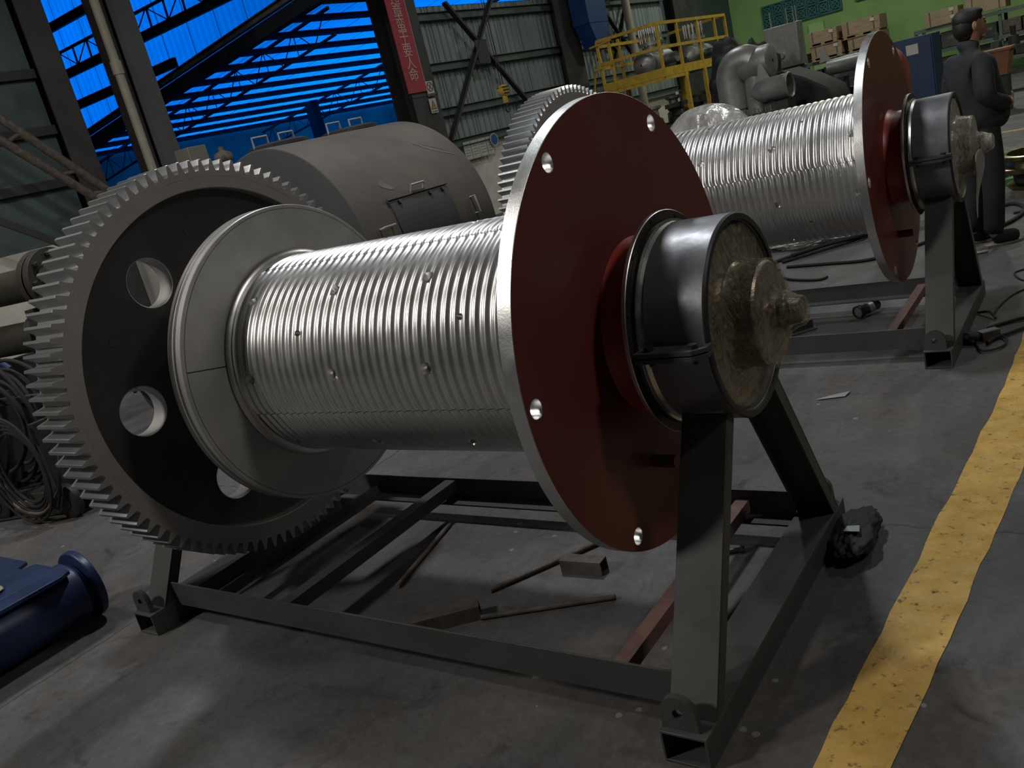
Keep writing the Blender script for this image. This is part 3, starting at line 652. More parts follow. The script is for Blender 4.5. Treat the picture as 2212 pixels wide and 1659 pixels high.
# ------------------------------------------------------------------ transport stand
def make_stand(label):
    t=thing('transport_stand',label,'stand'); S=M['stand']
    hb=.100; D=.6973; b=.1377
    ends=(.1677,-2.4304)
    for xa in ends:
        th=.008; L=2*D
        mb=MB().box((xa+b/2,0,hb-th/2),(b,L,th)).box((xa+b/2,0,th/2+.0005),(b,L,th)).box((xa+th/2,0,hb/2),(th,L,hb-2*th)).box((xa+b-th/2,0,hb/2),(th,L,hb-2*th))
        cbm=obj('cross_beam',mb,S,t,bevel=.0015)
        for sy in (-1,1):
            y0=lambda z: sy*(-.6276+.588*(z-.0945)); dl=.0596*sy; tw=.010*sy
            web=[(y0(hb),hb),(y0(.82),.82),(y0(.812)+tw,.812),(y0(hb)+tw,hb)]
            fl_=[(y0(hb)+tw*.5,hb),(y0(.82)+tw*.5,.818),(y0(.79)+dl,.79),(y0(hb)+dl,hb)]
            mb=MB(); mb.prism(web,lambda y,z:(xa,y,z),lambda y,z:(xa+b,y,z))
            for xx in (xa,xa+b-.009): mb.prism(fl_,lambda y,z:(xx,y,z),lambda y,z:(xx+.009,y,z))
            obj('leg',mb,S,t,bevel=.001)
            # lifting lug: plate with round head and hole
            lx=xa+.058; lz=hb+.050; rr=.052; yy=sy*-.668
            a_=[]; n=32
            for k in range(n+1):
                a=PI*k/n; a_.append((lx+rr*math.cos(a),lz+rr*math.sin(a)))
            outer=a_+[(lx-rr*1.05,hb),(lx+rr*1.05,hb)]
            lug=obj('lifting_lug',MB().prism(outer,lambda x,z:(x,yy-.011,z),lambda x,z:(x,yy+.011,z)),S,t)
            cut(lug,MB().cyl((lx,yy-.1,lz),(lx,yy+.1,lz),.0155,n=24))
        # saddle: lower half ring, clamp: upper half ring
        xc=.150 if xa>0 else -2.43; xd=xc+.1753; ro=.2984; ri=.276
        def half(a0,a1):
            mb=MB(); vs=[]; n=40
            for k in range(n+1):
                a=R(a0+(a1-a0)*k/n)
                for x,r in ((xc,ri),(xc,ro),(xd,ro),(xd,ri)): vs.append((x,-r*math.cos(a),AX+r*math.sin(a)))
            fs=[]
            for k in range(n):
                for q in range(4): fs.append((4*k+q,4*k+(q+1)%4,4*(k+1)+(q+1)%4,4*(k+1)+q))
            fs += [(0,1,2,3),(4*n+3,4*n+2,4*n+1,4*n)]; return mb.add(vs,fs)
        obj('saddle_ring',half(-179.6,-.4),M['housing'] if xa>0 else S,t,bevel=.0015)
        up=obj('clamp_ring',half(.4,179.6),M['housing'],t,bevel=.0015)
        # edge lip of the housing
        obj('edge_lip',MB().lathe([(xd-.002,ro-.002),(xd+.003,ro+.001),(xd+.008,ro-.004),(xd+.008,ro-.020),(xd-.002,ro-.022)],96,O,closed=True),M['rubber'],up)
        for sy in (-1,1):
            pl=obj('clamp_lug',MB().prism([(xc-.012,0),(xd+.012-.03,0),(xd+.016,-.03*-1),(xd+.016,.068),(xc-.012,.068)][::1],lambda x,q:(x,sy*(ro-.004+.066-q),AX+.001),lambda x,q:(x,sy*(ro-.004+.066-q),AX+.014)),S,t,smooth=0,bevel=.001)
            obj('clamp_lug',MB().prism([(xc-.012,0),(xd+.012-.03,0),(xd+.016,.03),(xd+.016,.068),(xc-.012,.068)],lambda x,q:(x,sy*(ro-.004+.066-q),AX-.016),lambda x,q:(x,sy*(ro-.004+.066-q),AX-.003)),S,t,smooth=0,bevel=.001)
            for bx in (xc+.025,xd-.022):
                obj('hex_bolt',MB().cyl((bx,sy*.333,AX-.03),(bx,sy*.333,AX+.018),.007,n=12).cyl((bx,sy*.333,AX+.014),(bx,sy*.333,AX+.026),.0145,n=6),M['darksteel'],pl,smooth=25)
    # side rails (angles) and cross members
    zt,zb=.1886,.0776
    for sy in (-1,1):
        rl=obj('side_rail',MB().angle((-2.30,sy*.5573,(zt+zb)/2),(.1677,sy*.5573,(zt+zb)/2),zt-zb,.075,.008,flip=(-1 if sy<0 else 1)*1),S,t,bevel=.001)
    obj('cross_member',MB().beam((-1.525,-.55,.150),(-1.525,.55,.150),.062,.060),S,t,bevel=.001)
    obj('cross_member',MB().beam((-.035,-.55,.124),(-.035,.55,.124),.052,.050),M['redprim'],t,bevel=.001)
    obj('cross_member',MB().angle((-2.05,-.55,.11),(-2.05,.55,.11),.05,.05,.006),S,t,smooth=0)
    return t
stand=make_stand('dark grey welded A-frame stand carrying the nearest winch drum')
# small plate with a hole edge on the near rail and its foot
# second winch, identical, behind
drum2=dup(drum); drum2.location=(.121,3.088,0); drum2.rotation_euler=(0,0,.009)
drum2['label']='second grooved winch drum with red flange, behind and right of the nearest one'
for c in drum2.children:
    if c.name.startswith('grooved_barrel'): c.rotation_euler=(R(-29.0),0,0)
    if c.name.startswith('ring_gear'): c.rotation_euler=(R(1.3),0,0)
for c in drum2.children:
    if c.name.startswith('end_cover'):
        for g in c.children: g.material_slots[0].link='OBJECT'; g.material_slots[0].material=M['filmpale']
stand2=dup(stand); stand2.location=(.121,3.088,0); stand2.rotation_euler=(0,0,.009)
stand2['label']='grey A-frame stand under the second winch drum, farther right'

# film rag hanging from the second winch
mb=MB(); pr=[(.43,-.17,1.02),(.45,-.08,1.03),(.45,.02,1.02),(.43,-.15,.93),(.46,-.07,.91),(.45,.03,.90),(.42,-.13,.84),(.43,-.08,.82),(.42,-.03,.83),(.41,-.10,.74),(.41,-.08,.73),(.41,-.06,.74),(.405,-.085,.66),(.405,-.08,.65),(.405,-.07,.66)]
mb.add([(a,b_,c) for a,b_,c in pr],[(3*i+k,3*i+k+1,3*i+k+4,3*i+k+3) for i in range(4) for k in range(2)])
o=obj('hanging_film',mb,M['dirtwhite'],smooth=60); o.location=(.121,3.088,0); sd=o.modifiers.new('s','SUBSURF'); sd.levels=2; sd.render_levels=2; so=o.modifiers.new('t','SOLIDIFY'); so.thickness=.004
tag(o,'torn flap of pale film hanging from the shaft end of the second winch','plastic film')

# ------------------------------------------------------------------ loose things on the floor inside the near stand
def rod(a,b,r,label): tag(obj('steel_rod',MB().cyl((a[0],a[1],r),(b[0],b[1],r),r,n=14),M['rust'],bevel=.001),label,'steel rod',)
rod((-1.35,-.12),(-1.48,.42),.0115,'rusty round bar lying toward the back inside the near stand, leftmost of three')
rod((-.89,-.06),(-.58,.43),.0115,'rusty round bar lying behind the square tube offcut')
rod((-.81,-.235),(-.35,.005),.0105,'rusty round bar lying in front, touching the low block')
def sqtube(c,ang,L,w_,label):
    mb=MB(); th=.005; M3=Matrix.Rotation(ang,3,'Z')
    for off,d in (((0,0,w_/2-th/2),(L,w_,th)),((0,0,-w_/2+th/2),(L,w_,th)),((0,w_/2-th/2,0),(L,th,w_-2*th)),((0,-w_/2+th/2,0),(L,th,w_-2*th))):
        mb.box(M3@Vector(off),d,M3)
    o=obj('square_tube_offcut',mb,M['rust'],bevel=.001); o.location=(c[0],c[1],w_/2); tag(o,label,'metal offcut')
sqtube((-.575,.165),R(3),.185,.058,'short square steel tube offcut lying under the red flange')
sqtube((-.93,-.29),R(38),.26,.058,'square steel tube offcut half hidden by the near rail')
o=obj('angle_offcut',MB().box((0,0,.004),(.26,.05,.008)).box((0,.025,.03),(.26,.006,.06)),M['stand'],bevel=.001); o.location=(-.62,3.2,.0); o.rotation_euler=(0,0,R(48)); tag(o,'dark angle iron scrap inside the stand of the second winch','metal offcut')
o=obj('sheet_scrap',MB().prism([(-.09,-.03),(.06,-.03),(.09,.03),(-.02,.0)],lambda x,y:(x,y,.006),lambda x,y:(x,y,.009)),M['steel_dull'],smooth=0); o.location=(-.09,2.02,0); o.rotation_euler=(R(3),0,.3); tag(o,'thin bent sheet scrap lying on the floor between the two stands','scrap metal')
t=thing('flashlight','small dark metal flashlight lying under the second winch','flashlight',(-.25,3.52,.045),R(58))
obj('body',MB().lathe([(-.10,.001),(-.10,.030),(-.095,.033),(.04,.033),(.055,.042),(.09,.043),(.09,.036)],28),M['darksteel'],t); 
obj('lens',MB().lathe([(.082,.001),(.082,.037)],28),M['steel'],t); obj('grip_ring',MB().lathe([(-.04,.033),(-.04,.037),(.0,.037),(.0,.033)],28),M['steel_dull'],t)
t.rotation_euler=(0,0,R(-118))
t=thing('bolt_stub','short dark bolt lying behind the near post','bolt',(-.04,.39,.012),.4)
obj('shank',MB().cyl((-.03,0,0),(.03,0,0),.010,n=14),M['darksteel'],t); obj('head',MB().cyl((.03,0,0),(.045,0,0),.018,n=6),M['darksteel'],t)
# black rag / bag against the beam
from mathutils import noise as mnoise
def blob(name,c,s,m,label,cat,seed=1,sub=4,amp=.35):
    bm=bmesh.new(); bmesh.ops.create_icosphere(bm,subdivisions=sub+1,radius=1); so=Vector((seed*7.3,seed*3.1,seed*1.7))
    for v in bm.verts:
        d=v.co.normalized(); k=1+amp*1.3*mnoise.noise(d*1.4+so)+amp*.9*abs(mnoise.noise(d*3.2+so))+amp*.5*mnoise.noise(d*7+so)
        v.co=Vector((d.x*s[0]*k,d.y*s[1]*k,max(-s[2]*.96,d.z*s[2]*k)))
    me=bpy.data.meshes.new(name); bm.to_mesh(me); bm.free(); me.materials.append(m); me.shade_smooth(); o=bpy.data.objects.new(name,me); COL.objects.link(o); o.location=c; tag(o,label,cat); return o
blob('crumpled_bag',(.385,.53,.042),(.075,.17,.044),M['tarp'],'crumpled black bag lying against the corner of the near stand','bag',5,4,.22)
o=obj('paper_scrap',MB().prism([(-.025,-.02),(.03,-.015),(.02,.03),(-.02,.02)],lambda x,y:(x,y,0),lambda x,y:(x,y,.002)),M['whitepanel'],smooth=0); o.location=(.39,.47,.092); tag(o,'white paper scrap stuck on the crumpled black bag','paper')
# ------------------------------------------------------------------ cables, wrap and small things around the second winch
def cable(pts,r,label,m='cable',cat='cable',name='cable'): return tag(obj(name,MB().tube(pts,r,8,8),M[m]),label,cat)
cable([(-1.42,5.42,.016),(-1.1,5.75,.02),(-.85,6.10,.02),(-.95,6.2,.02),(-1.25,5.85,.016),(-1.5,5.45,.016),(-1.45,5.2,.016)],.016,'thick black cable looping on the floor behind the second drum')
cable([(-1.31,5.2,.014),(-.95,5.15,.014),(-.56,5.14,.014),(-.2,5.6,.014),(.0,5.9,.014)],.014,'black cable running under the red flange of the second drum')
cable([(-1.35,5.5,.05),(-1.1,5.8,.05),(-.75,6.1,.05)],.018,'braided black cable lying on top of the loop behind the second drum')
cable([(-1.30,4.88,.012),(-1.1,4.7,.012),(-.88,4.61,.012),(-.82,4.68,.012)],.011,'thin cable with a plug behind the rail of the second stand')
tag(obj('cable_plug',MB().box((-1.36,4.95,.03),(.13,.07,.06),Matrix.Rotation(.8,3,'Z')),M['rubber'],bevel=.008),'black plug at the end of the thin floor cable','plug')
blob('crumpled_film',(-1.45,6.15,.06),(.38,.22,.065),M['filmwhite'],'crumpled clear film on the floor behind the second drum','plastic film',11,4,.3)
blob('crumpled_film',(-.90,6.62,.06),(.20,.16,.07),M['dirtwhite'],'crumpled cream wrapping next to the second red flange','wrapping',12,4,.3)
cable([(.10,6.0,.018),(.10,6.45,.018),(.28,6.75,.018),(.42,6.45,.018),(.38,6.05,.018),(.26,5.75,.018),(.10,5.55,.018)],.017,'black hose loop on the floor beside the person’s shoe',cat='hose',name='hose')
cable([(.34,6.33,.012),(.5,6.4,.012),(.62,6.7,.012),(.9,6.8,.012)],.011,'thin black cable trailing off to the right behind the hose loop')
cable([(.62,4.35,.006),(.54,4.25,.006),(.60,4.05,.006),(.70,3.95,.006),(.58,3.7,.006),(.53,3.45,.006),(.52,3.3,.006)],.0055,'thin zigzag wire lying on the floor left of the yellow line',cat='wire',name='wire')
cable([(.43,3.35,.01),(.50,3.28,.03),(.54,3.2,.012)],.008,'short dark wire end curling beside the second stand',cat='wire',name='wire')
cable([(.52,3.02,.010),(.60,3.10,.012),(.70,3.16,.014),(.75,3.05,.014),(.66,2.92,.014),(.58,2.82,.014),(.55,2.74,.014)],.010,'black cable loop reaching over the yellow line')
t=thing('junction_box','small brown junction box on the floor beside the yellow line','box',(.545,2.86,0),R(38))
obj('case',MB().box((0,0,.024),(.105,.055,.048)),M['rust'],t,bevel=.003); obj('lid',MB().box((0,0,.0495),(.1,.05,.004)),M['whitepanel'],t,smooth=0)
cable([(.58,2.90,.02),(.64,2.78,.012),(.62,2.66,.012),(.54,2.62,.012),(.50,2.74,.012),(.49,2.83,.02)],.006,'thin cord looping out of the brown junction box',cat='cord',name='cord')
blob('black_rag',(.462,2.80,.03),(.05,.05,.03),M['tarp'],'black rag beside the brown junction box','rag',8,3,.25)
o=obj('white_scrap',MB().lathe([(-.05,.004),(-.045,.011),(.04,.012),(.05,.005)],16,cap=True),M['steel_dull']); o.location=(.255,4.95,.013); o.rotation_euler=(0,0,.4); tag(o,'short pale tube on the floor in front of the person','metal offcut')

# third wrapped winch behind the second
t=thing('wrapped_wheel','large wheel wrapped in milky film behind the second drum','wrapped wheel',(-2.25,6.25,0),R(82))
ZW=.98
obj('wheel_rim',MB().lathe([(-.12,.28),(-.12,.48),(-.06,.50),(.06,.50),(.10,.48),(.10,.28)],72,(0,0,ZW),closed=True),M['steel_dull'],t)
obj('spokes',MB().box((0,0,ZW),(.08,.06,.94)).box((0,0,ZW),(.08,.94,.06)).box((0,0,ZW),(.07,.06,.94),Matrix.Rotation(PI/4,3,'X')).box((0,0,ZW),(.07,.06,.94),Matrix.Rotation(-PI/4,3,'X')),M['steel_dull'],t,smooth=0)
obj('support_block',MB().box((0,0,.25),(.3,.6,.5)),M['machdark'],t,smooth=0)
mb=MB(); vs=[]; n=64; prof=[(-.26,.02),(-.24,.12),(-.19,.30),(-.15,.46),(-.08,.535),(.08,.535),(.13,.50),(.16,.30),(.17,.02)]
for i,(x,r) in enumerate(prof):
    for k in range(n):
        th=2*PI*k/n; q=1+.006*math.sin(9*th+i); dx=.022*math.sin(7*th)*(r>.1)*(r<.5); vs.append((x+dx,-r*q*math.cos(th),ZW+r*q*math.sin(th)))
obj('milky_film',mb.add(vs,[(i*n+k,i*n+(k+1)%n,(i+1)*n+(k+1)%n,(i+1)*n+k) for i in range(len(prof)-1) for k in range(n)]),M['filmwhite'],t,smooth=25)
t=thing('red_gear_housing','small red rounded housing showing behind the upper edge of the second red flange','housing',(-.50,6.2,0))
M['redcap']=mat('scarlet_housing_paint',(.26,.03,.025),.5,0,.1,5)
obj('casing',MB().lathe([(-.10,.001),(-.10,.25),(-.06,.29),(.06,.29),(.10,.25),(.14,.18),(.14,.001)],64,(0,0,1.33)),M['redcap'],t)
obj('pedestal',MB().box((0,0,.53),(.16,.34,1.06)),M['machdark'],t,bevel=.02)

# ------------------------------------------------------------------ big tank
TY0,TY1=2.05,3.545; TX,TZ,TR=-4.39,1.07,.98
t=hall('cylindrical_tank','large grey cylindrical tank lying behind the near winch','tank',TX,(TY0+TY1)/2,0)
hl=(TY1-TY0)/2; TO=(0,0,TZ)
obj('shell',MB().lathe([(-hl,TR-.003),(-hl+.003,TR),(hl-.03,TR),(hl-.008,TR-.02),(hl,TR-.05),(hl+.02,.5),(hl+.02,.001)],128,TO,'y'),M['tank'],t,smooth=30)
obj('end_plate',MB().lathe([(-hl,TR-.003),(-hl-.004,TR-.012),(-hl-.004,.001)],128,TO,'y'),M['tankend'],t,smooth=30)
def onT(y,a,dr=0): a=R(a); return Vector((TR*math.cos(a)+dr*math.cos(a), y-(TY0+TY1)/2, TZ+(TR+dr)*math.sin(a)))
# rectangular hatch standing proud of the shell
def curved(y0,y1,a0,a1,d0,d1,n=10):
    mb=MB(); vs=[]
    for k in range(n+1):
        a=a0+(a1-a0)*k/n
        for y,d in ((y0,d0),(y0,d1),(y1,d1),(y1,d0)): vs.append(onT(y,a,d))
    fs=[(4*k+q,4*k+(q+1)%4,4*k+4+(q+1)%4,4*k+4+q) for k in range(n) for q in range(4)]+[(0,1,2,3),(4*n+3,4*n+2,4*n+1,4*n)]
    return mb.add(vs,fs)
ht=obj('inspection_hatch',curved(2.40,3.06,-14,23,-.003,.013,14),M['hatch'],t,smooth=0)
obj('hatch_cap',MB().prism([(23.2,.012),(23.2,.028),(22.2,.028),(22.2,.012)],lambda a,d:onT(2.38,a,d),lambda a,d:onT(3.08,a,d)),M['tank'],ht,smooth=0)
b=MB()
for y in (2.5,2.85,3.0):
    for a in (20.5,-8): b.cyl(onT(y,a,.015),onT(y,a,.03),.018,n=12)
obj('hatch_bolts',b,M['darksteel'],ht)
obj('hatch_handle',MB().tube([onT(2.66,23,.015),onT(2.66,25.5,.06),onT(2.80,25.5,.06),onT(2.80,23,.015)],.0085,8,1),M['steel_dull'],ht)
obj('grab_handle',MB().tube([onT(3.28,13,.0),onT(3.28,13,.05),onT(3.28,5,.05),onT(3.28,5,.0)],.0085,8,1),M['steel_dull'],t)
obj('grab_handle',MB().tube([onT(2.20,11.5,.0),onT(2.20,11.5,.05),onT(2.32,11.5,.05),onT(2.32,11.5,.0)],.0085,8,1),M['steel_dull'],t)
for yc in (2.46,3.26):
    cv=obj('manhole_cover',MB().lathe([(TZ+TR-.02,.22),(TZ+TR+.035,.22),(TZ+TR+.035,.25),(TZ+TR+.06,.25),(TZ+TR+.075,.20),(TZ+TR+.08,.001)],40,(-.22,yc-(TY0+TY1)/2,-.03),'z'),M['machdark'],t)
    for dy in (-.17,.10):
        y=yc-(TY0+TY1)/2+dy; z=TZ+TR-.01
        obj('handle',MB().tube([(-.22,y-.075,z+.03),(-.22,y-.075,z+.12),(-.22,y+.075,z+.12),(-.22,y+.075,z+.03)],.0085,8,1),M['steel_dull'],cv)
obj('saddle',MB().box((0,-.4,.15),(1.3,.14,.3)).box((0,.45,.15),(1.3,.14,.3)),M['machdark'],t,smooth=0)
M['tankpatch']=mat('tank_patch_tone',(.10,.092,.083),.5,0,.2,8)  # mottled patch tone, set apart from the tank shell colour
for (y0,a0,y1,a1,wd,nm) in ((2.44,33,2.52,27,.045,1),(3.10,50,3.42,36,.035,2)):
    mb=MB(); vs=[]; n=14; 
    for k in range(n):
        q=2*PI*k/n; u=.5+.5*math.cos(q); v=math.sin(q)*wd*(1+.3*math.sin(3*q)); vs.append(onT(lerp(y0,y1,u)+v,lerp(a0,a1,u)+0*v,.0025))
    obj('shell_patch',mb.add(vs,[tuple(range(n))]),M['tankpatch'],t,smooth=0)

# small box and valve peeking above the gear
o=obj('terminal_box',MB().box((0,0,0),(.3,.26,.5)),M['machdark'],bevel=.01); o.location=H(-8.3,4.05,2.22); o.rotation_euler=(0,0,BETA); o.data.materials[0]=mat('khaki_box_paint',(.13,.12,.095),.7)
tag(o,'khaki box just above the teeth of the near gear','box')
tag(inhall(obj('box_post',MB().box2((-8.36,3.99,0),(-8.24,4.11,1.97)),M['machdark'],smooth=0)),'dark post holding up the khaki box','post')
t=hall('hoist_valve','rusty valve on a stem beside the left end of the tank','valve',-7.0,3.57,0)
obj('stem',MB().cyl((0,0,0),(0,0,2.15),.03,n=12),M['rust'],t); obj('valve_body',MB().lathe([(-.10,.02),(-.08,.06),(0,.085),(.08,.06),(.10,.02)],20,(0,0,2.20),'y',cap=True),M['rust'],t); obj('bonnet',MB().cyl((0,0,2.22),(0,0,2.32),.03,n=12),M['rust'],t)

# ------------------------------------------------------------------ left edge: pipes, cart of hoses, blue pipe
t=thing('flanged_pipe','large brown pipe with a bolted flange, left edge behind the gear','pipe',(-6.2,1.18,0),R(12))
z=1.49
obj('pipe',MB().cyl((-2.0,0,z),(.25,0,z),.135,n=32),M['olive'],t)
fg=obj('flange',MB().cyl((.25,0,z),(.31,0,z),.25,n=36).cyl((.33,0,z),(.39,0,z),.25,n=36),M['olive'],t,bevel=.004)
for k in range(8):
    a=2*PI*k/8; obj('flange_bolt',MB().cyl((.20,.20*math.cos(a),z+.20*math.sin(a)),(.44,.20*math.cos(a),z+.20*math.sin(a)),.022,n=6),M['machdark'],fg,smooth=25)
obj('pipe_end',MB().cyl((.39,0,z),(.95,0,z),.16,n=32),M['machdark'],t)
obj('lower_pipe',MB().cyl((-2.0,-.05,z-.42),(.05,-.05,z-.42),.13,n=28),M['olive'],t); obj('lower_flange',MB().cyl((.05,-.05,z-.42),(.14,-.05,z-.42),.18,n=28),M['machdark'],t)
obj('trestle',MB().box((-.5,0,.45),(.12,.5,.9)).box((.2,0,.65),(.1,.4,1.3)),M['machdark'],t,smooth=0)
t=thing('blue_torch','blue-handled tool hanging at the left edge behind the gear teeth','hand tool',(-6.2,.62,1.0))
obj('grip',MB().cyl((0,0,.16),(.10,.05,.05),.028,n=14),M['rubber'],t); obj('barrel',MB().cyl((.10,.05,.05),(.22,.11,-.09),.026,n=14),M['blue'],t)
t=thing('hose_cart','two-wheeled cart hung with coils of black hose at the left edge','cart',(-4.95,.28,0),R(10))
obj('frame',MB().box((0,0,.16),(.9,.4,.05)).box((-.3,0,.5),(.04,.36,.7)).box((.25,0,.42),(.04,.36,.5)).box((0,.0,.8),(.66,.05,.05)),M['machdark'],t,bevel=.004)
for x in (.36,-.38):
    for y in (-.2,.2):
        wh=obj('wheel',MB().lathe([(y-.03,.055),(y-.03,.105),(y-.02,.12),(y+.02,.12),(y+.03,.105),(y+.03,.055)],28,(x,0,.12),'y',closed=True),M['rubber'],t); obj('wheel_hub',MB().cyl((x,y-.035,.12),(x,y+.035,.12),.052,n=16),M['machdark'],wh)
rnd=random.Random(4)
for j in range(9):
    rr=.30+.035*(j%5)+rnd.uniform(-.02,.02); cx=-.25+rnd.uniform(-.05,.05); cz=.62+rnd.uniform(-.05,.05); yy=-.16+.035*j; tl=rnd.uniform(-.25,.25)
    P=[(cx+rr*.9*math.cos(2*PI*k/14),yy+.05*math.sin(2*PI*k/14+j)+tl*.1*math.cos(2*PI*k/14),cz+rr*1.05*math.sin(2*PI*k/14)) for k in range(14)]
    obj('hose_coil',MB().tube(P,.014,8,4,closed=True),M['cable'],t)
for j in range(5):
    rr=.20+.025*j; P=[(.12+rr*math.cos(2*PI*k/12),-.26-.012*j,.40+rr*1.25*math.sin(2*PI*k/12)) for k in range(12)]
    obj('hose_coil',MB().tube(P,.010,8,4,closed=True),M['cable'],t)
cable([(-5.9,-.35,.012),(-5.2,.02,.012),(-4.75,.15,.012),(-4.6,.3,.012)],.011,'dark cable running across the floor from the left edge to the hose cart')
cable([(-5.25,.1,.35),(-4.95,-.02,.15),(-4.65,.0,.10),(-4.5,.1,.25),(-4.45,.15,.45)],.010,'dark red hose sagging under the hose cart',m='rust',cat='hose',name='hose')
t=thing('blue_pipe_unit','dark blue pipe unit with a round end flange at the lower left edge','pipe fitting',(-2.88,-1.3,0),0)
obj('main_pipe',MB().cyl((0,-.9,.165),(0,.58,.165),.15,n=40),M['blue'],t)
obj('flange_neck',MB().cyl((0,.56,.165),(0,.62,.17),.15,.125,n=40),M['blue'],t)
obj('end_flange',MB().cyl((0,.62,.175),(0,.655,.175),.172,n=40),M['blue'],t,bevel=.006)
obj('top_plate',MB().prism([(-1.3,-.9),(.15,-.9),(.15,.50),(.12,.555),(-.20,.555),(-.22,.50),(-.27,.50),(-.30,.56),(-1.3,.56)],lambda x,y:(x,y,.292),lambda x,y:(x,y,.312)),M['blue'],t,bevel=.003)
obj('side_box',MB().box2((-1.25,-.88,.02),(-.12,.50,.29)),M['blue'],t,bevel=.004)
o=blob('cement_crust',(-3.05,-1.02,.325),(.13,.07,.018),M['chalk'],'pale crust of dried cement on top of the blue pipe unit','cement crust',21,3,.2)

# ------------------------------------------------------------------ yellow work platform with vessels, far left corner
t=hall('work_platform','yellow steel platform with guard rails in the far left corner','work platform',-8.63,16.95,0)
Y=M['yellow']; zp,zr=2.2,3.28
def rail(name,a,b,w_=.07,h_=.07): return obj(name,MB().beam(a,b,w_,h_),Y,t,smooth=0)
rail('toe_board',(0,0,zp),(-1.62,0,zp),.03,.20); rail('toe_board',(0,0,zp),(0,3.7,zp),.03,.20); rail('toe_board',(-1.62,0,zp),(-1.62,1.1,zp),.03,.16)
rail('edge_beam',(0,0,zp-.14),(-1.62,0,zp-.14),.04,.07); rail('edge_beam',(0,0,zp-.14),(0,1.2,zp-.14),.04,.07)
rail('top_rail',(0,0,zr),(-1.62,0,zr)); rail('top_rail',(0,0,zr),(0,3.75,zr)); rail('top_rail',(-1.62,-.02,zr-.12),(-1.62,3.2,zr-.12)); rail('top_rail',(-1.62,3.75,zr-.05),(0,3.75,zr))
rail('mid_rail',(0,0,zp+.55),(-1.62,0,zp+.55)); rail('mid_rail',(0,0,zp+.55),(0,3.75,zp+.55)); rail('mid_rail',(-1.62,0,zp+.45),(-1.62,3.2,zp+.45))
for x,y in ((0,0),(-1.62,0),(0,1.0),(0,2.1),(0,3.1),(0,3.75),(-1.30,0),(-1.62,1.0)): rail('rail_post',(x,y,zp-.1),(x+.001,y,zr),.06,.06)
for x,y in ((0,1.05),(0,2.1),(0,3.6),(-1.62,0),(-.6,2.0),(-1.62,1.05)): rail('support_leg',(x,y,.0),(x+.001,y,zp-.08),.09,.09)
obj('deck',MB().box((-.8,1.85,zp-.1),(1.6,3.7,.03)),M['machdark'],t,smooth=0)
rail('raking_strut',(-1.75,-.05,2.75),(-2.15,.1,1.6),.035,.035); rail('cage_rail',(-1.8,-.05,zr-.1),(-1.2,-.05,zr-.05),.04,.04); rail('cage_rail',(-1.8,-.05,2.1),(-1.8,-.05,zr-.1),.05,.05); rail('cage_rail',(-1.8,-.05,2.65),(-1.2,-.05,2.7),.04,.04)
def vessel(x,y,r,L,label):
    v=hall('pressure_vessel',label,'vessel',x,y,zp-.085)
    obj('body',MB().lathe([(-L/2-.16,.02),(-L/2-.12,r*.6),(-L/2,r),(L/2,r),(L/2+.12,r*.6),(L/2+.16,.02)],32,(0,0,r+.08),'y'),M['alupaint'],v)
    nk=obj('neck',MB().cyl((0,0,r+.1),(0,0,2*r+.35),r*.82,n=32),M['alupaint'],v)
    b=MB()
    for k in range(16):
        a=2*PI*k/16; b.cyl((r*.9*math.cos(a),r*.9*math.sin(a),2*r+.18),(r*.9*math.cos(a),r*.9*math.sin(a),2*r+.62),.018,n=8)
    obj('stud_bolts',b,M['stud'],nk); obj('neck_flange',MB().cyl((0,0,2*r+.2),(0,0,2*r+.28),r*1.02,n=32),M['alupaint'],nk)
    obj('nozzle',MB().cyl((r*.3,0,r+.1),(r+.32,0,r+.1),r*.42,n=24),M['alupaint'],v); obj('feet',MB().box((0,-.3,.06),(r*1.2,.1,.12)).box((0,.3,.06),(r*1.2,.1,.12)),M['machdark'],v,smooth=0)
vessel(-9.45,18.15,.30,1.1,'silver valve vessel with upright studs on the platform, nearer the corner post')
vessel(-9.3,20.2,.27,1.0,'silver valve vessel with upright studs on the platform, farther right')
# iron under the platform
rnd=random.Random(9)
t=hall('machine_block','dark iron machinery standing under the yellow platform','machine',-9.45,17.6,0)
obj('bed',MB().box((0,1.5,.5),(1.3,3.6,1.0)),M['machdark'],t,bevel=.03)
for k in range(7):
    y=-.1+.5*k; h_=rnd.uniform(.3,.62); obj('casting',MB().lathe([(0,.22),(h_*.4,.20),(h_*.5,.13),(h_*.9,.12),(h_,.2),(h_+.05,.2)],20,(rnd.uniform(-.2,.5),y,1.0),'z',cap=True),M['machdark'] if k%3 else M['alupaint'],t)
obj('crossbar',MB().beam((.55,-.3,1.42),(.55,3.3,1.42),.12,.1),M['machdark'],t,smooth=0)
for k in range(6): obj('shackle',MB().lathe([(-.02,.045),(-.02,.075),(.02,.075),(.02,.045)],16,(.62,2.0+.17*k,1.5),'x',closed=True),M['stud'],t)

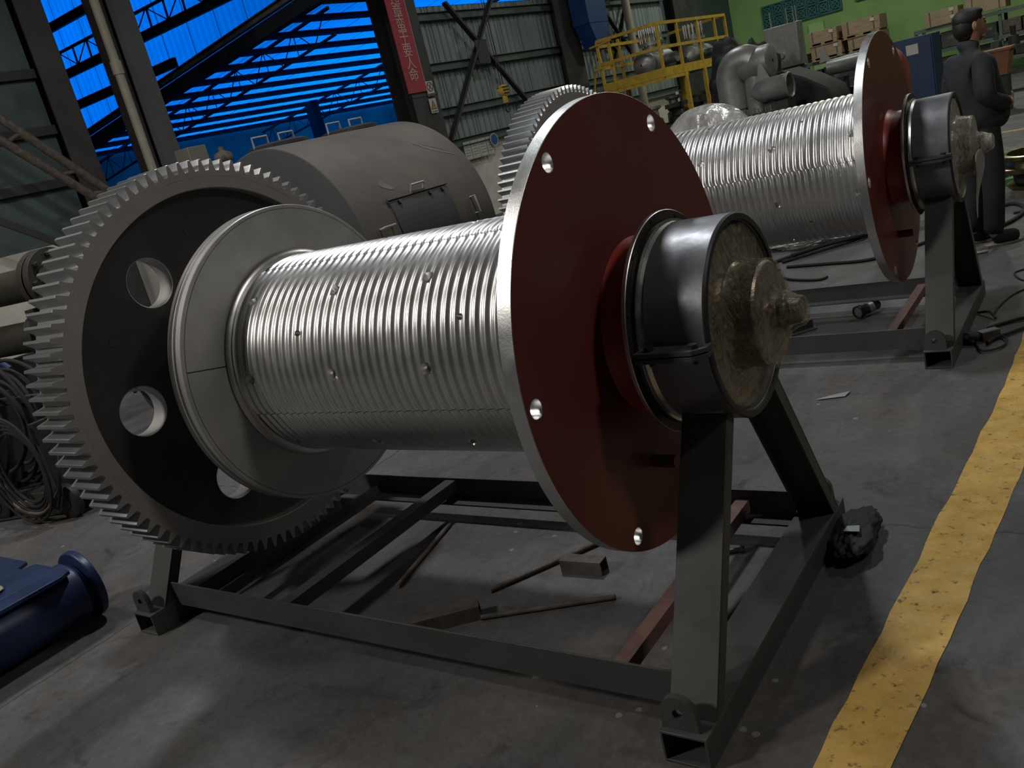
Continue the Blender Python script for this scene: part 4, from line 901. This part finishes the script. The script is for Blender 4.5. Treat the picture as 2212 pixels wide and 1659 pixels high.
# ------------------------------------------------------------------ silver elbows and branch pipes beyond the second winch (hall y about 10.5)
def sweep(pts,r,n=24,sub=8): return MB().tube(pts,r,n,sub)
t=hall('pipe_assembly','silver pipe fitting with elbow, stout tee and open branch behind the second drum','pipe fitting',-3.95,10.5,0)
obj('elbow',MB().tube([(-.27,0,1.24),(-.27,0,1.55),(-.26,0,1.72),(-.16,0,1.86),(0,0,1.89),(.12,0,1.84)],.215,28,8),M['alupaint'],t)
obj('collar',MB().cyl((-.27,0,1.0),(-.27,0,1.235),.195,n=28),M['alupaint'],t)
obj('tee_body',MB().lathe([(-.10,.02),(-.09,.19),(-.02,.235),(.36,.235),(.38,.20),(.385,.02)],32,(0,.02,1.80),'x'),M['alupaint'],t)
obj('tee_leg',MB().cyl((.10,.03,.9),(.12,.03,1.75),.19,n=32),M['alupaint'],t)
obj('branch',MB().lathe([(0,.05),(.10,.14),(.22,.165),(.54,.168),(.565,.182),(.58,.165),(.565,.142),(.3,.142)],32,(.10,-.22,1.42),'x'),M['alupaint'],t)
obj('fin',MB().prism([(.20,1.54),(.40,1.57),(.28,1.86)],lambda x,z:(x,-.23,z),lambda x,z:(x,-.21,z)),M['alupaint'],t,smooth=0)
obj('base_block',MB().box((-.27,0,.5),(.5,.5,1.0)),M['machdark'],t,bevel=.02); obj('base_block',MB().box((.14,.03,.45),(.3,.4,.9)),M['machdark'],t,bevel=.02); obj('base_block',MB().box((.48,-.22,.62),(.36,.3,1.24)),M['machdark'],t,smooth=0)
t=hall('branch_pipe','smaller silver pipe farther back with an open end pointing right','pipe fitting',-3.75,12.6,0)
obj('pipe',MB().lathe([(0,.12),(.55,.125),(.57,.14),(.59,.125),(.57,.105),(.3,.105)],28,(.25,0,1.48),'x'),M['alupaint'],t)
obj('fin',MB().prism([(.12,1.58),(.3,1.60),(.2,1.86)],lambda x,z:(x,-.01,z),lambda x,z:(x,.01,z)),M['alupaint'],t,smooth=0); obj('stand_block',MB().box((.3,0,.65),(.4,.3,1.3)),M['machdark'],t,smooth=0)
t=hall('grey_control_case','grey metal case with a round knob behind the silver pipe fitting','case',-4.62,13.9,0)
obj('case',MB().box((0,0,2.00),(.60,.3,.72)),M['alupaint'],t,bevel=.01); obj('leg_frame',MB().box((0,0,.82),(.5,.25,1.64)),M['machdark'],t,smooth=0); obj('knob',MB().cyl((-.02,-.15,1.86),(-.02,-.20,1.86),.05,n=16),M['stud'],t)
for k,x in enumerate((-.25,.12,.27,.33)): obj('rod',MB().cyl((x*.8,0,2.36),(x*.8,0,2.62),.014,n=8),M['alupaint'],t)
o=blob('black_tarpaulin',H(-4.72,12.2,1.12),(.66,.45,1.16),M['tarp'],'black tarpaulin heaped over equipment behind the silver pipe fitting','tarpaulin',31,4,.16)
o.rotation_euler=(0,0,BETA)
o=obj('black_cover',MB().prism([(-3.9,.0),(-3.9,1.55),(-3.8,1.62),(-3.62,1.62),(-3.3,1.46),(-2.98,1.24),(-2.92,1.05),(-2.9,0)],lambda x,z:(x,10.9,z),lambda x,z:(x,11.7,z)),M['tarp'],bevel=.03); inhall(o)
tag(o,'black cover slanting down behind the open branch pipe','cover')
t=hall('leaning_board','pale grey board leaning behind the second red flange','board',-3.34,13,0)
obj('board',MB().box((0,0,1.36),(.42,.03,.5),Matrix.Rotation(-.08,3,'Y')),M['whitepanel'],t,smooth=0); obj('trestle',MB().box((0,.1,.55),(.5,.3,1.1)),M['machdark'],t,smooth=0)
t=hall('studded_flange','dark flange ring with upright studs between pipe and drum','flange',-3.45,9.4,0)
obj('ring',MB().lathe([(1.12,.14),(1.12,.24),(1.17,.24),(1.17,.14)],32,(0,0,0),'z',closed=True),M['machdark'],t); obj('pedestal',MB().cyl((0,0,0),(0,0,1.12),.2,n=24),M['machdark'],t)
b=MB()
for k in range(12): a=2*PI*k/12; b.cyl((.19*math.cos(a),.19*math.sin(a),1.1),(.19*math.cos(a),.19*math.sin(a),1.24),.012,n=8)
obj('studs',b,M['stud'],t)

# ------------------------------------------------------------------ racks with crates by the green wall
def rack(x0,x1,y,zs,label,ztop):
    t=hall('storage_rack',label,'rack',(x0+x1)/2,y,0); wx=(x1-x0)/2
    n=max(2,int((x1-x0)/1.6)+1)
    for k in range(n):
        x=-wx+2*wx*k/(n-1)
        for yy in (-.45,.45): obj('upright',MB().box((x,yy,ztop/2),(.08,.08,ztop)),M['girt'],t,smooth=0)
    for z in zs:
        obj('shelf',MB().box((0,0,z-.04),(2*wx,1.0,.05)).box((0,-.5,z-.06),(2*wx,.05,.10)),M['girt'],t,smooth=0)
    return t
rack(-9.2,-5.9,26.3,(.5,1.0,1.56),'dark green rack with crates against the green wall, left part',1.56)
rack(-5.5,-1.2,26.9,(.45,1.05,1.70),'dark green rack behind the person, right part',1.70)
def crate(x0,x1,z0,z1,y,label,pal=True,m='wood'):
    t=hall('wooden_crate',label,'crate',(x0+x1)/2,y,z0,'crates on the left rack' if m=='wood' else 'cartons on the right rack'); W=x1-x0; h_=z1-z0
    if pal:
        b=MB().box((0,0,.085),(W,.8,.02)).box((0,0,.01),(W,.8,.02))
        for k in (-1,0,1): b.box((k*W*.42,0,.047),(.09,.8,.055))
        obj('pallet',b,M['wood'],t,smooth=0); zb=.095
    else: zb=0
    obj('case',MB().box((0,0,(zb+h_)/2),(W*.97,.76,h_-zb)),M[m],t,bevel=.006)
    obj('strap',MB().box((-W*.33,-.385,(zb+h_)/2),(.03,.01,h_-zb)).box((W*.33,-.385,(zb+h_)/2),(.03,.01,h_-zb)),M['rust'],t,smooth=0)
    obj('paper_label',MB().box((W*.30,-.392,zb+(h_-zb)*.75),(.12,.004,.09)),M['signwhite'],t,smooth=0)
crate(-8.33,-7.45,1.98,2.40,26.1,'brown crate on the upper layer, left of its pair on the left rack')
crate(-7.32,-6.22,1.95,2.42,26.1,'brown crate on the upper layer, right of its pair on the left rack')
crate(-8.30,-7.35,1.56,1.98,26.1,'brown crate on the lower layer, under the left upper crate')
crate(-7.20,-6.20,1.56,1.95,26.1,'brown crate on the lower layer, partly hidden by the second red flange')
crate(-8.95,-8.45,1.56,1.84,26.1,'small brown crate at the left end of the left rack',False)
crate(-5.22,-4.30,1.70,1.90,26.7,'tan carton on the right rack, lower of two behind the head',False,'card')
crate(-5.22,-4.32,1.90,2.10,26.7,'tan carton on the right rack, upper of two behind the head',False,'card')
crate(-4.15,-3.15,1.75,2.30,26.7,'wide tan carton on the right rack, right of the person',False,'card')
rnd=random.Random(21); k=0
for (xa_,xb_,yy,zs) in ((-9.1,-6.0,26.2,(.5,1.0)),(-5.4,-1.3,26.8,(.45,1.05))):
    for zi,z in enumerate(zs):
        x=xa_; idx=0
        while x<xb_-.4:
            w_=rnd.uniform(.28,.55); h_=rnd.uniform(.28,.44); k+=1; idx+=1
            t=hall('parts_box','dark box, %s from the left on the %s shelf of the %s rack'%(('first','second','third','fourth','fifth','sixth','seventh','eighth','ninth','tenth','eleventh')[idx-1],('lower','upper')[zi],'left' if xa_<-7 else 'right'),'box',x+w_/2,yy,z,'dark boxes on the rack shelves')
            m_=M[rnd.choice(['machdark','girt','rust','machdark','coldark'])]
            obj('box_body',MB().box((0,0,h_/2),(w_,.6,h_)),m_,t,bevel=.01); obj('label_plate',MB().box((0,-.303,h_*.6),(w_*.35,.006,h_*.22)),M['whitepanel'] if k%3==0 else M['rust'],t,smooth=0)
            x+=w_+rnd.uniform(.03,.12)
# blue cabinet
t=hall('tool_cabinet','dark blue cabinet with a white paper, between red flange and person','cabinet',-1.85,11.0,0)
obj('body',MB().box((0,0,.80),(.62,.45,1.66)),M['bluecab'],t,bevel=.008); dr=obj('door',MB().box((0,-.235,.82),(.58,.02,1.55)),M['bluecab'],t,bevel=.004)
obj('handle',MB().tube([(-.16,-.245,1.16),(-.16,-.285,1.16),(-.08,-.285,1.17),(-.08,-.245,1.17)],.008,8,1),M['stud'],dr); obj('paper_note',MB().box((.06,-.248,1.48),(.15,.003,.13)),M['signwhite'],dr,smooth=0)
t=hall('low_barrier','short yellow barrier rail left of the person','barrier',-.62,8.4,0)
obj('top_bar',MB().beam((-.25,0,.98),(.12,.0,.98),.05,.05),M['yellow'],t,smooth=0)
for x in (-.2,.1): obj('post',MB().box((x,0,.48),(.03,.03,.96)),M['yellow'],t,smooth=0)
# kerb and bins on the right
tag(inhall(obj('floor_rail',MB().box2((-5,25.6,0),(9.5,25.8,.16)),M['machdark'],smooth=0)),'long dark kerb rail on the floor in front of the racks','kerb')
t=hall('orange_bin','orange brown bin standing right of the person','bin',-1.72,16,0)
obj('bin_body',MB().add([(-.17,-.2,.62),(.17,-.2,.62),(.17,.2,.62),(-.17,.2,.62),(-.25,-.25,1.06),(.25,-.25,1.06),(.25,.25,1.06),(-.25,.25,1.06)],[(0,3,2,1),(0,1,5,4),(1,2,6,5),(2,3,7,6),(3,0,4,7),(4,5,6,7)]),M['orange'],t,smooth=0)
obj('bin_rim',MB().box((0,0,1.05),(.54,.54,.04)),M['orange'],t,smooth=0); obj('stool',MB().box((0,0,.31),(.34,.34,.62)),M['machdark'],t,smooth=0)
t=hall('workbench','dark cluttered workbench at the right edge, far back','workbench',-1.0,20,0)
obj('bench_top',MB().box((0,0,.9),(3.4,.8,.08)),M['machdark'],t,smooth=0)
for x in (-1.6,0,1.6): obj('leg',MB().box((x,0,.43),(.08,.7,.86)),M['machdark'],t,smooth=0)
rnd=random.Random(12)
for k in range(9):
    x=-2.4+.36*k; h_=rnd.uniform(.15,.5)
    tag(inhall(obj('machine_part',MB().lathe([(.94,.12),(.94+h_*.5,.10),(.94+h_*.55,.05),(.94+h_,.06)],12,(x,20+rnd.uniform(-.2,.2),0),'z',cap=True),M['machdark' if k%2 else 'girt'])),'dark machine part on the far workbench, %s from its left end'%('first','second','third','fourth','fifth','sixth','seventh','eighth','ninth')[k],'machine part','machine parts on the far workbench')
# brass-coloured rings, right edge
t=thing('flanged_ring_stack','brassy turned flange ring on a dark pedestal, right edge','flanged ring',(.55,7.38,-.0))
obj('ring_top',MB().lathe([(.22,.30),(.22,.42),(.235,.44),(.27,.44),(.285,.42),(.34,.40),(.355,.43),(.385,.43),(.395,.40),(.385,.34),(.30,.32)],72,(0,0,0),'z',closed=True),M['brass'],t)
obj('core',MB().cyl((0,0,.06),(0,0,.24),.30,n=48),M['machdark'],t); obj('ring_base',MB().lathe([(.06,.28),(.06,.34),(.085,.36),(.10,.36),(.12,.30)],64,(0,0,0),'z'),M['brass'],t); obj('block',MB().box((0,0,.03),(.6,.6,.06)),M['rust'],t,smooth=0)
t=thing('green_tray','green tray with a dark cable across, left of the brassy ring','tray',(.17,8.1,0),.3)
obj('tray',MB().box((0,0,.03),(.22,.3,.06)),M['greenitem'],t,bevel=.006); obj('cable_piece',MB().tube([(-.12,-.1,.075),(0,0,.08),(.1,.12,.075)],.012,8,4),M['cable'],t); obj('white_block',MB().box((-.01,.08,.10),(.10,.08,.07)),M['signwhite'],t,bevel=.004)

# ------------------------------------------------------------------ standing person (profile, looking right)
PF=Vector((.828,.561,0)); ang=math.atan2(PF.y,PF.x)
def skin(name, joints, bones, m, parent=None, sub=2):
    """joints: {name:(x,y,z,rx,ry)}; bones: pairs. One continuous surface"""
    ks=list(joints); me=bpy.data.meshes.new(name); me.from_pydata([joints[k][:3] for k in ks],[(ks.index(a),ks.index(b)) for a,b in bones],[])
    o=bpy.data.objects.new(name,me); COL.objects.link(o); sm=o.modifiers.new('skin','SKIN'); sm.use_smooth_shade=True; sm.branch_smoothing=.6
    for i,k in enumerate(ks):
        j=joints[k]; sv=me.skin_vertices[0].data[i]; sv.radius=(j[3],j[4] if len(j)>4 else j[3]); sv.use_root=(i==0)
    sb=o.modifiers.new('sub','SUBSURF'); sb.levels=sub; sb.render_levels=sub
    bpy.context.view_layer.update(); new=bpy.data.meshes.new_from_object(o.evaluated_get(bpy.context.evaluated_depsgraph_get()))
    o.modifiers.clear(); o.data=new; bpy.data.meshes.remove(me); new.materials.clear(); new.materials.append(m); new.shade_smooth()
    if parent: o.parent=parent
    return o
J={'pelvis':(0,0,.93,.10,.115),'waist':(.02,0,1.08,.13,.14),'chest':(0,0,1.28,.13,.16),'neck0':(-.02,0,1.44,.06,.07),'neck1':(.0,0,1.53,.052,.055),'head0':(.02,0,1.60,.075,.07),'head1':(.015,0,1.68,.092,.078),'head2':(.0,0,1.735,.055,.05),
   'hipR':(.0,-.09,.86,.07,.07),'kneeR':(.02,-.11,.48,.058,.058),'ankR':(-.02,-.11,.09,.04,.04),'toeR':(.13,-.12,.04,.032,.04),
   'hipL':(.0,.09,.86,.07,.07),'kneeL':(.0,.11,.48,.058,.058),'ankL':(-.06,.11,.09,.04,.04),'toeL':(.08,.12,.04,.032,.04),
   'shR':(-.01,-.19,1.38,.06,.06),'elR':(-.05,-.25,1.11,.045,.045),'wrR':(.16,-.17,1.04,.03,.03),'haR':(.21,-.08,1.05,.03,.02),
   'shL':(-.01,.19,1.38,.06,.06),'elL':(-.05,.25,1.11,.045,.045),'wrL':(.16,.17,1.06,.03,.03),'haL':(.21,.08,1.07,.03,.02)}
B=[('pelvis','waist'),('waist','chest'),('chest','neck0'),('neck0','neck1'),('neck1','head0'),('head0','head1'),('head1','head2'),('pelvis','hipR'),('hipR','kneeR'),('kneeR','ankR'),('ankR','toeR'),('pelvis','hipL'),('hipL','kneeL'),('kneeL','ankL'),('ankL','toeL'),('chest','shR'),('shR','elR'),('elR','wrR'),('wrR','haR'),('chest','shL'),('shL','elL'),('elL','wrL'),('wrL','haL')]
for s,hx,hy,hz in (('R',.21,-.08,1.05),('L',.21,.08,1.07)):
    q=1 if s=='R' else -1
    for k,(dx,dz,ln) in enumerate(((.016,.028,.085),(.020,.010,.095),(.018,-.008,.088),(.012,-.026,.07))):
        J['f%s%da'%(s,k)]=(hx+dx,hy+q*.045,hz+dz,.0088,.0088); J['f%s%db'%(s,k)]=(hx+dx-.012,hy+q*(.045+ln*.5),hz+dz-.004,.008,.008); J['f%s%dc'%(s,k)]=(hx+dx-.035,hy+q*(.045+ln*.8),hz+dz-.008,.007,.007)
        B += [('ha%s'%s,'f%s%da'%(s,k)),('f%s%da'%(s,k),'f%s%db'%(s,k)),('f%s%db'%(s,k),'f%s%dc'%(s,k))]
    J['t%sa'%s]=(hx+.02,hy-q*.02+q*.02,hz+.045,.010,.010); J['t%sb'%s]=(hx+.03,hy+q*.035,hz+.062,.0088,.0088); B += [('ha%s'%s,'t%sa'%s),('t%sa'%s,'t%sb'%s)]
pb=skin('person',J,B,M['skin']); pb.location=(.27,5.27,0); pb.rotation_euler=(0,0,ang)
tag(pb,'person in a dark jacket and trousers standing in profile behind the second winch','person')
# facial features join the body mesh
def join_into(o, mb):
    bm=bmesh.new(); bm.from_mesh(o.data); n=len(bm.verts); vv=[bm.verts.new(v) for v in mb.v]; bm.verts.ensure_lookup_table()
    for f in mb.f:
        try: bm.faces.new([vv[i] for i in f]).smooth=True
        except ValueError: pass
    bm.to_mesh(o.data); bm.free()
fc=MB()
def ell(c,s,n=12,m=8):
    vs=[];fs=[]
    for i in range(m+1):
        a=PI*i/m
        for k in range(n): b_=2*PI*k/n; vs.append((c[0]+s[0]*math.sin(a)*math.cos(b_),c[1]+s[1]*math.sin(a)*math.sin(b_),c[2]+s[2]*math.cos(a)))
    for i in range(m):
        for k in range(n): fs.append((i*n+k,i*n+(k+1)%n,(i+1)*n+(k+1)%n,(i+1)*n+k))
    fc.add(vs,fs)
ell((.055,0,1.625),(.060,.062,.080)); ell((.112,0,1.620),(.020,.014,.018)); ell((.104,0,1.642),(.015,.011,.030)); ell((.100,0,1.583),(.014,.026,.007)); ell((.100,0,1.573),(.013,.022,.007)); ell((.085,0,1.552),(.026,.032,.020)); ell((.095,0,1.668),(.022,.05,.012))
for y in (-.080,.080): ell((.0,y,1.632),(.020,.010,.034)); ell((.006,y*1.08,1.632),(.012,.006,.022))
join_into(pb,fc)
ey=MB()
def ell2(mb,c,s,n=14,m=10):
    global fc
    k=fc; fc=mb; ell(c,s,n,m); fc=k
for y in (-.030,.030): ell2(ey,(.098,y,1.645),(.012,.012,.008))
obj('eyes',ey,M['hair'],pb)
hr=MB(); ell2(hr,(-.012,0,1.690),(.106,.086,.080)); ell2(hr,(-.040,0,1.635),(.078,.078,.095)); ell2(hr,(.040,0,1.728),(.060,.066,.034)); ell2(hr,(-.035,0,1.585),(.055,.060,.060))
obj('hair',hr,M['hair'],pb)
JJ={'hem':(.045,0,.84,.185,.185),'belly':(.05,0,1.02,.21,.205),'mid':(.0,0,1.20,.205,.21),'chest':(-.03,0,1.36,.175,.19),'collar':(-.03,0,1.49,.105,.105),'col2':(-.018,0,1.555,.074,.08),
    'shR':(-.03,-.20,1.41,.09,.09),'elR':(-.07,-.27,1.12,.075,.075),'wrR':(.15,-.18,1.04,.055,.055),'shL':(-.03,.20,1.41,.09,.09),'elL':(-.07,.27,1.12,.075,.075),'wrL':(.15,.18,1.06,.055,.055)}
skin('jacket',JJ,[('hem','belly'),('belly','mid'),('mid','chest'),('chest','collar'),('collar','col2'),('chest','shR'),('shR','elR'),('elR','wrR'),('chest','shL'),('shL','elL'),('elL','wrL')],M['jacket'],pb)
TT={'w':(.02,0,1.02,.14,.15),'p':(.02,0,.89,.16,.165),'hR':(.02,-.09,.80,.125,.115),'kR':(.02,-.11,.47,.082,.08),'aR':(-.01,-.11,.075,.078,.072),'hL':(.0,.09,.80,.125,.115),'kL':(-.01,.11,.47,.082,.08),'aL':(-.05,.11,.075,.078,.072)}
skin('trousers',TT,[('w','p'),('p','hR'),('hR','kR'),('kR','aR'),('p','hL'),('hL','kL'),('kL','aL')],M['trouser'],pb)
for y,x0 in ((-.115,.0),(.115,-.05)):
    sh=skin('shoe',{'h':(x0-.035,y,.066,.060,.056),'m':(x0+.06,y,.062,.056,.058),'t':(x0+.175,y,.050,.044,.052)},[('h','m'),('m','t')],M['trouser'],pb)
    obj('sole',MB().prism([(x0-.085,y-.035),(x0+.06,y-.045),(x0+.17,y-.035),(x0+.205,y),(x0+.17,y+.035),(x0+.06,y+.045),(x0-.085,y+.035)],lambda a,b:(a,b,.002),lambda a,b:(a,b,.018)),M['sole'],sh)
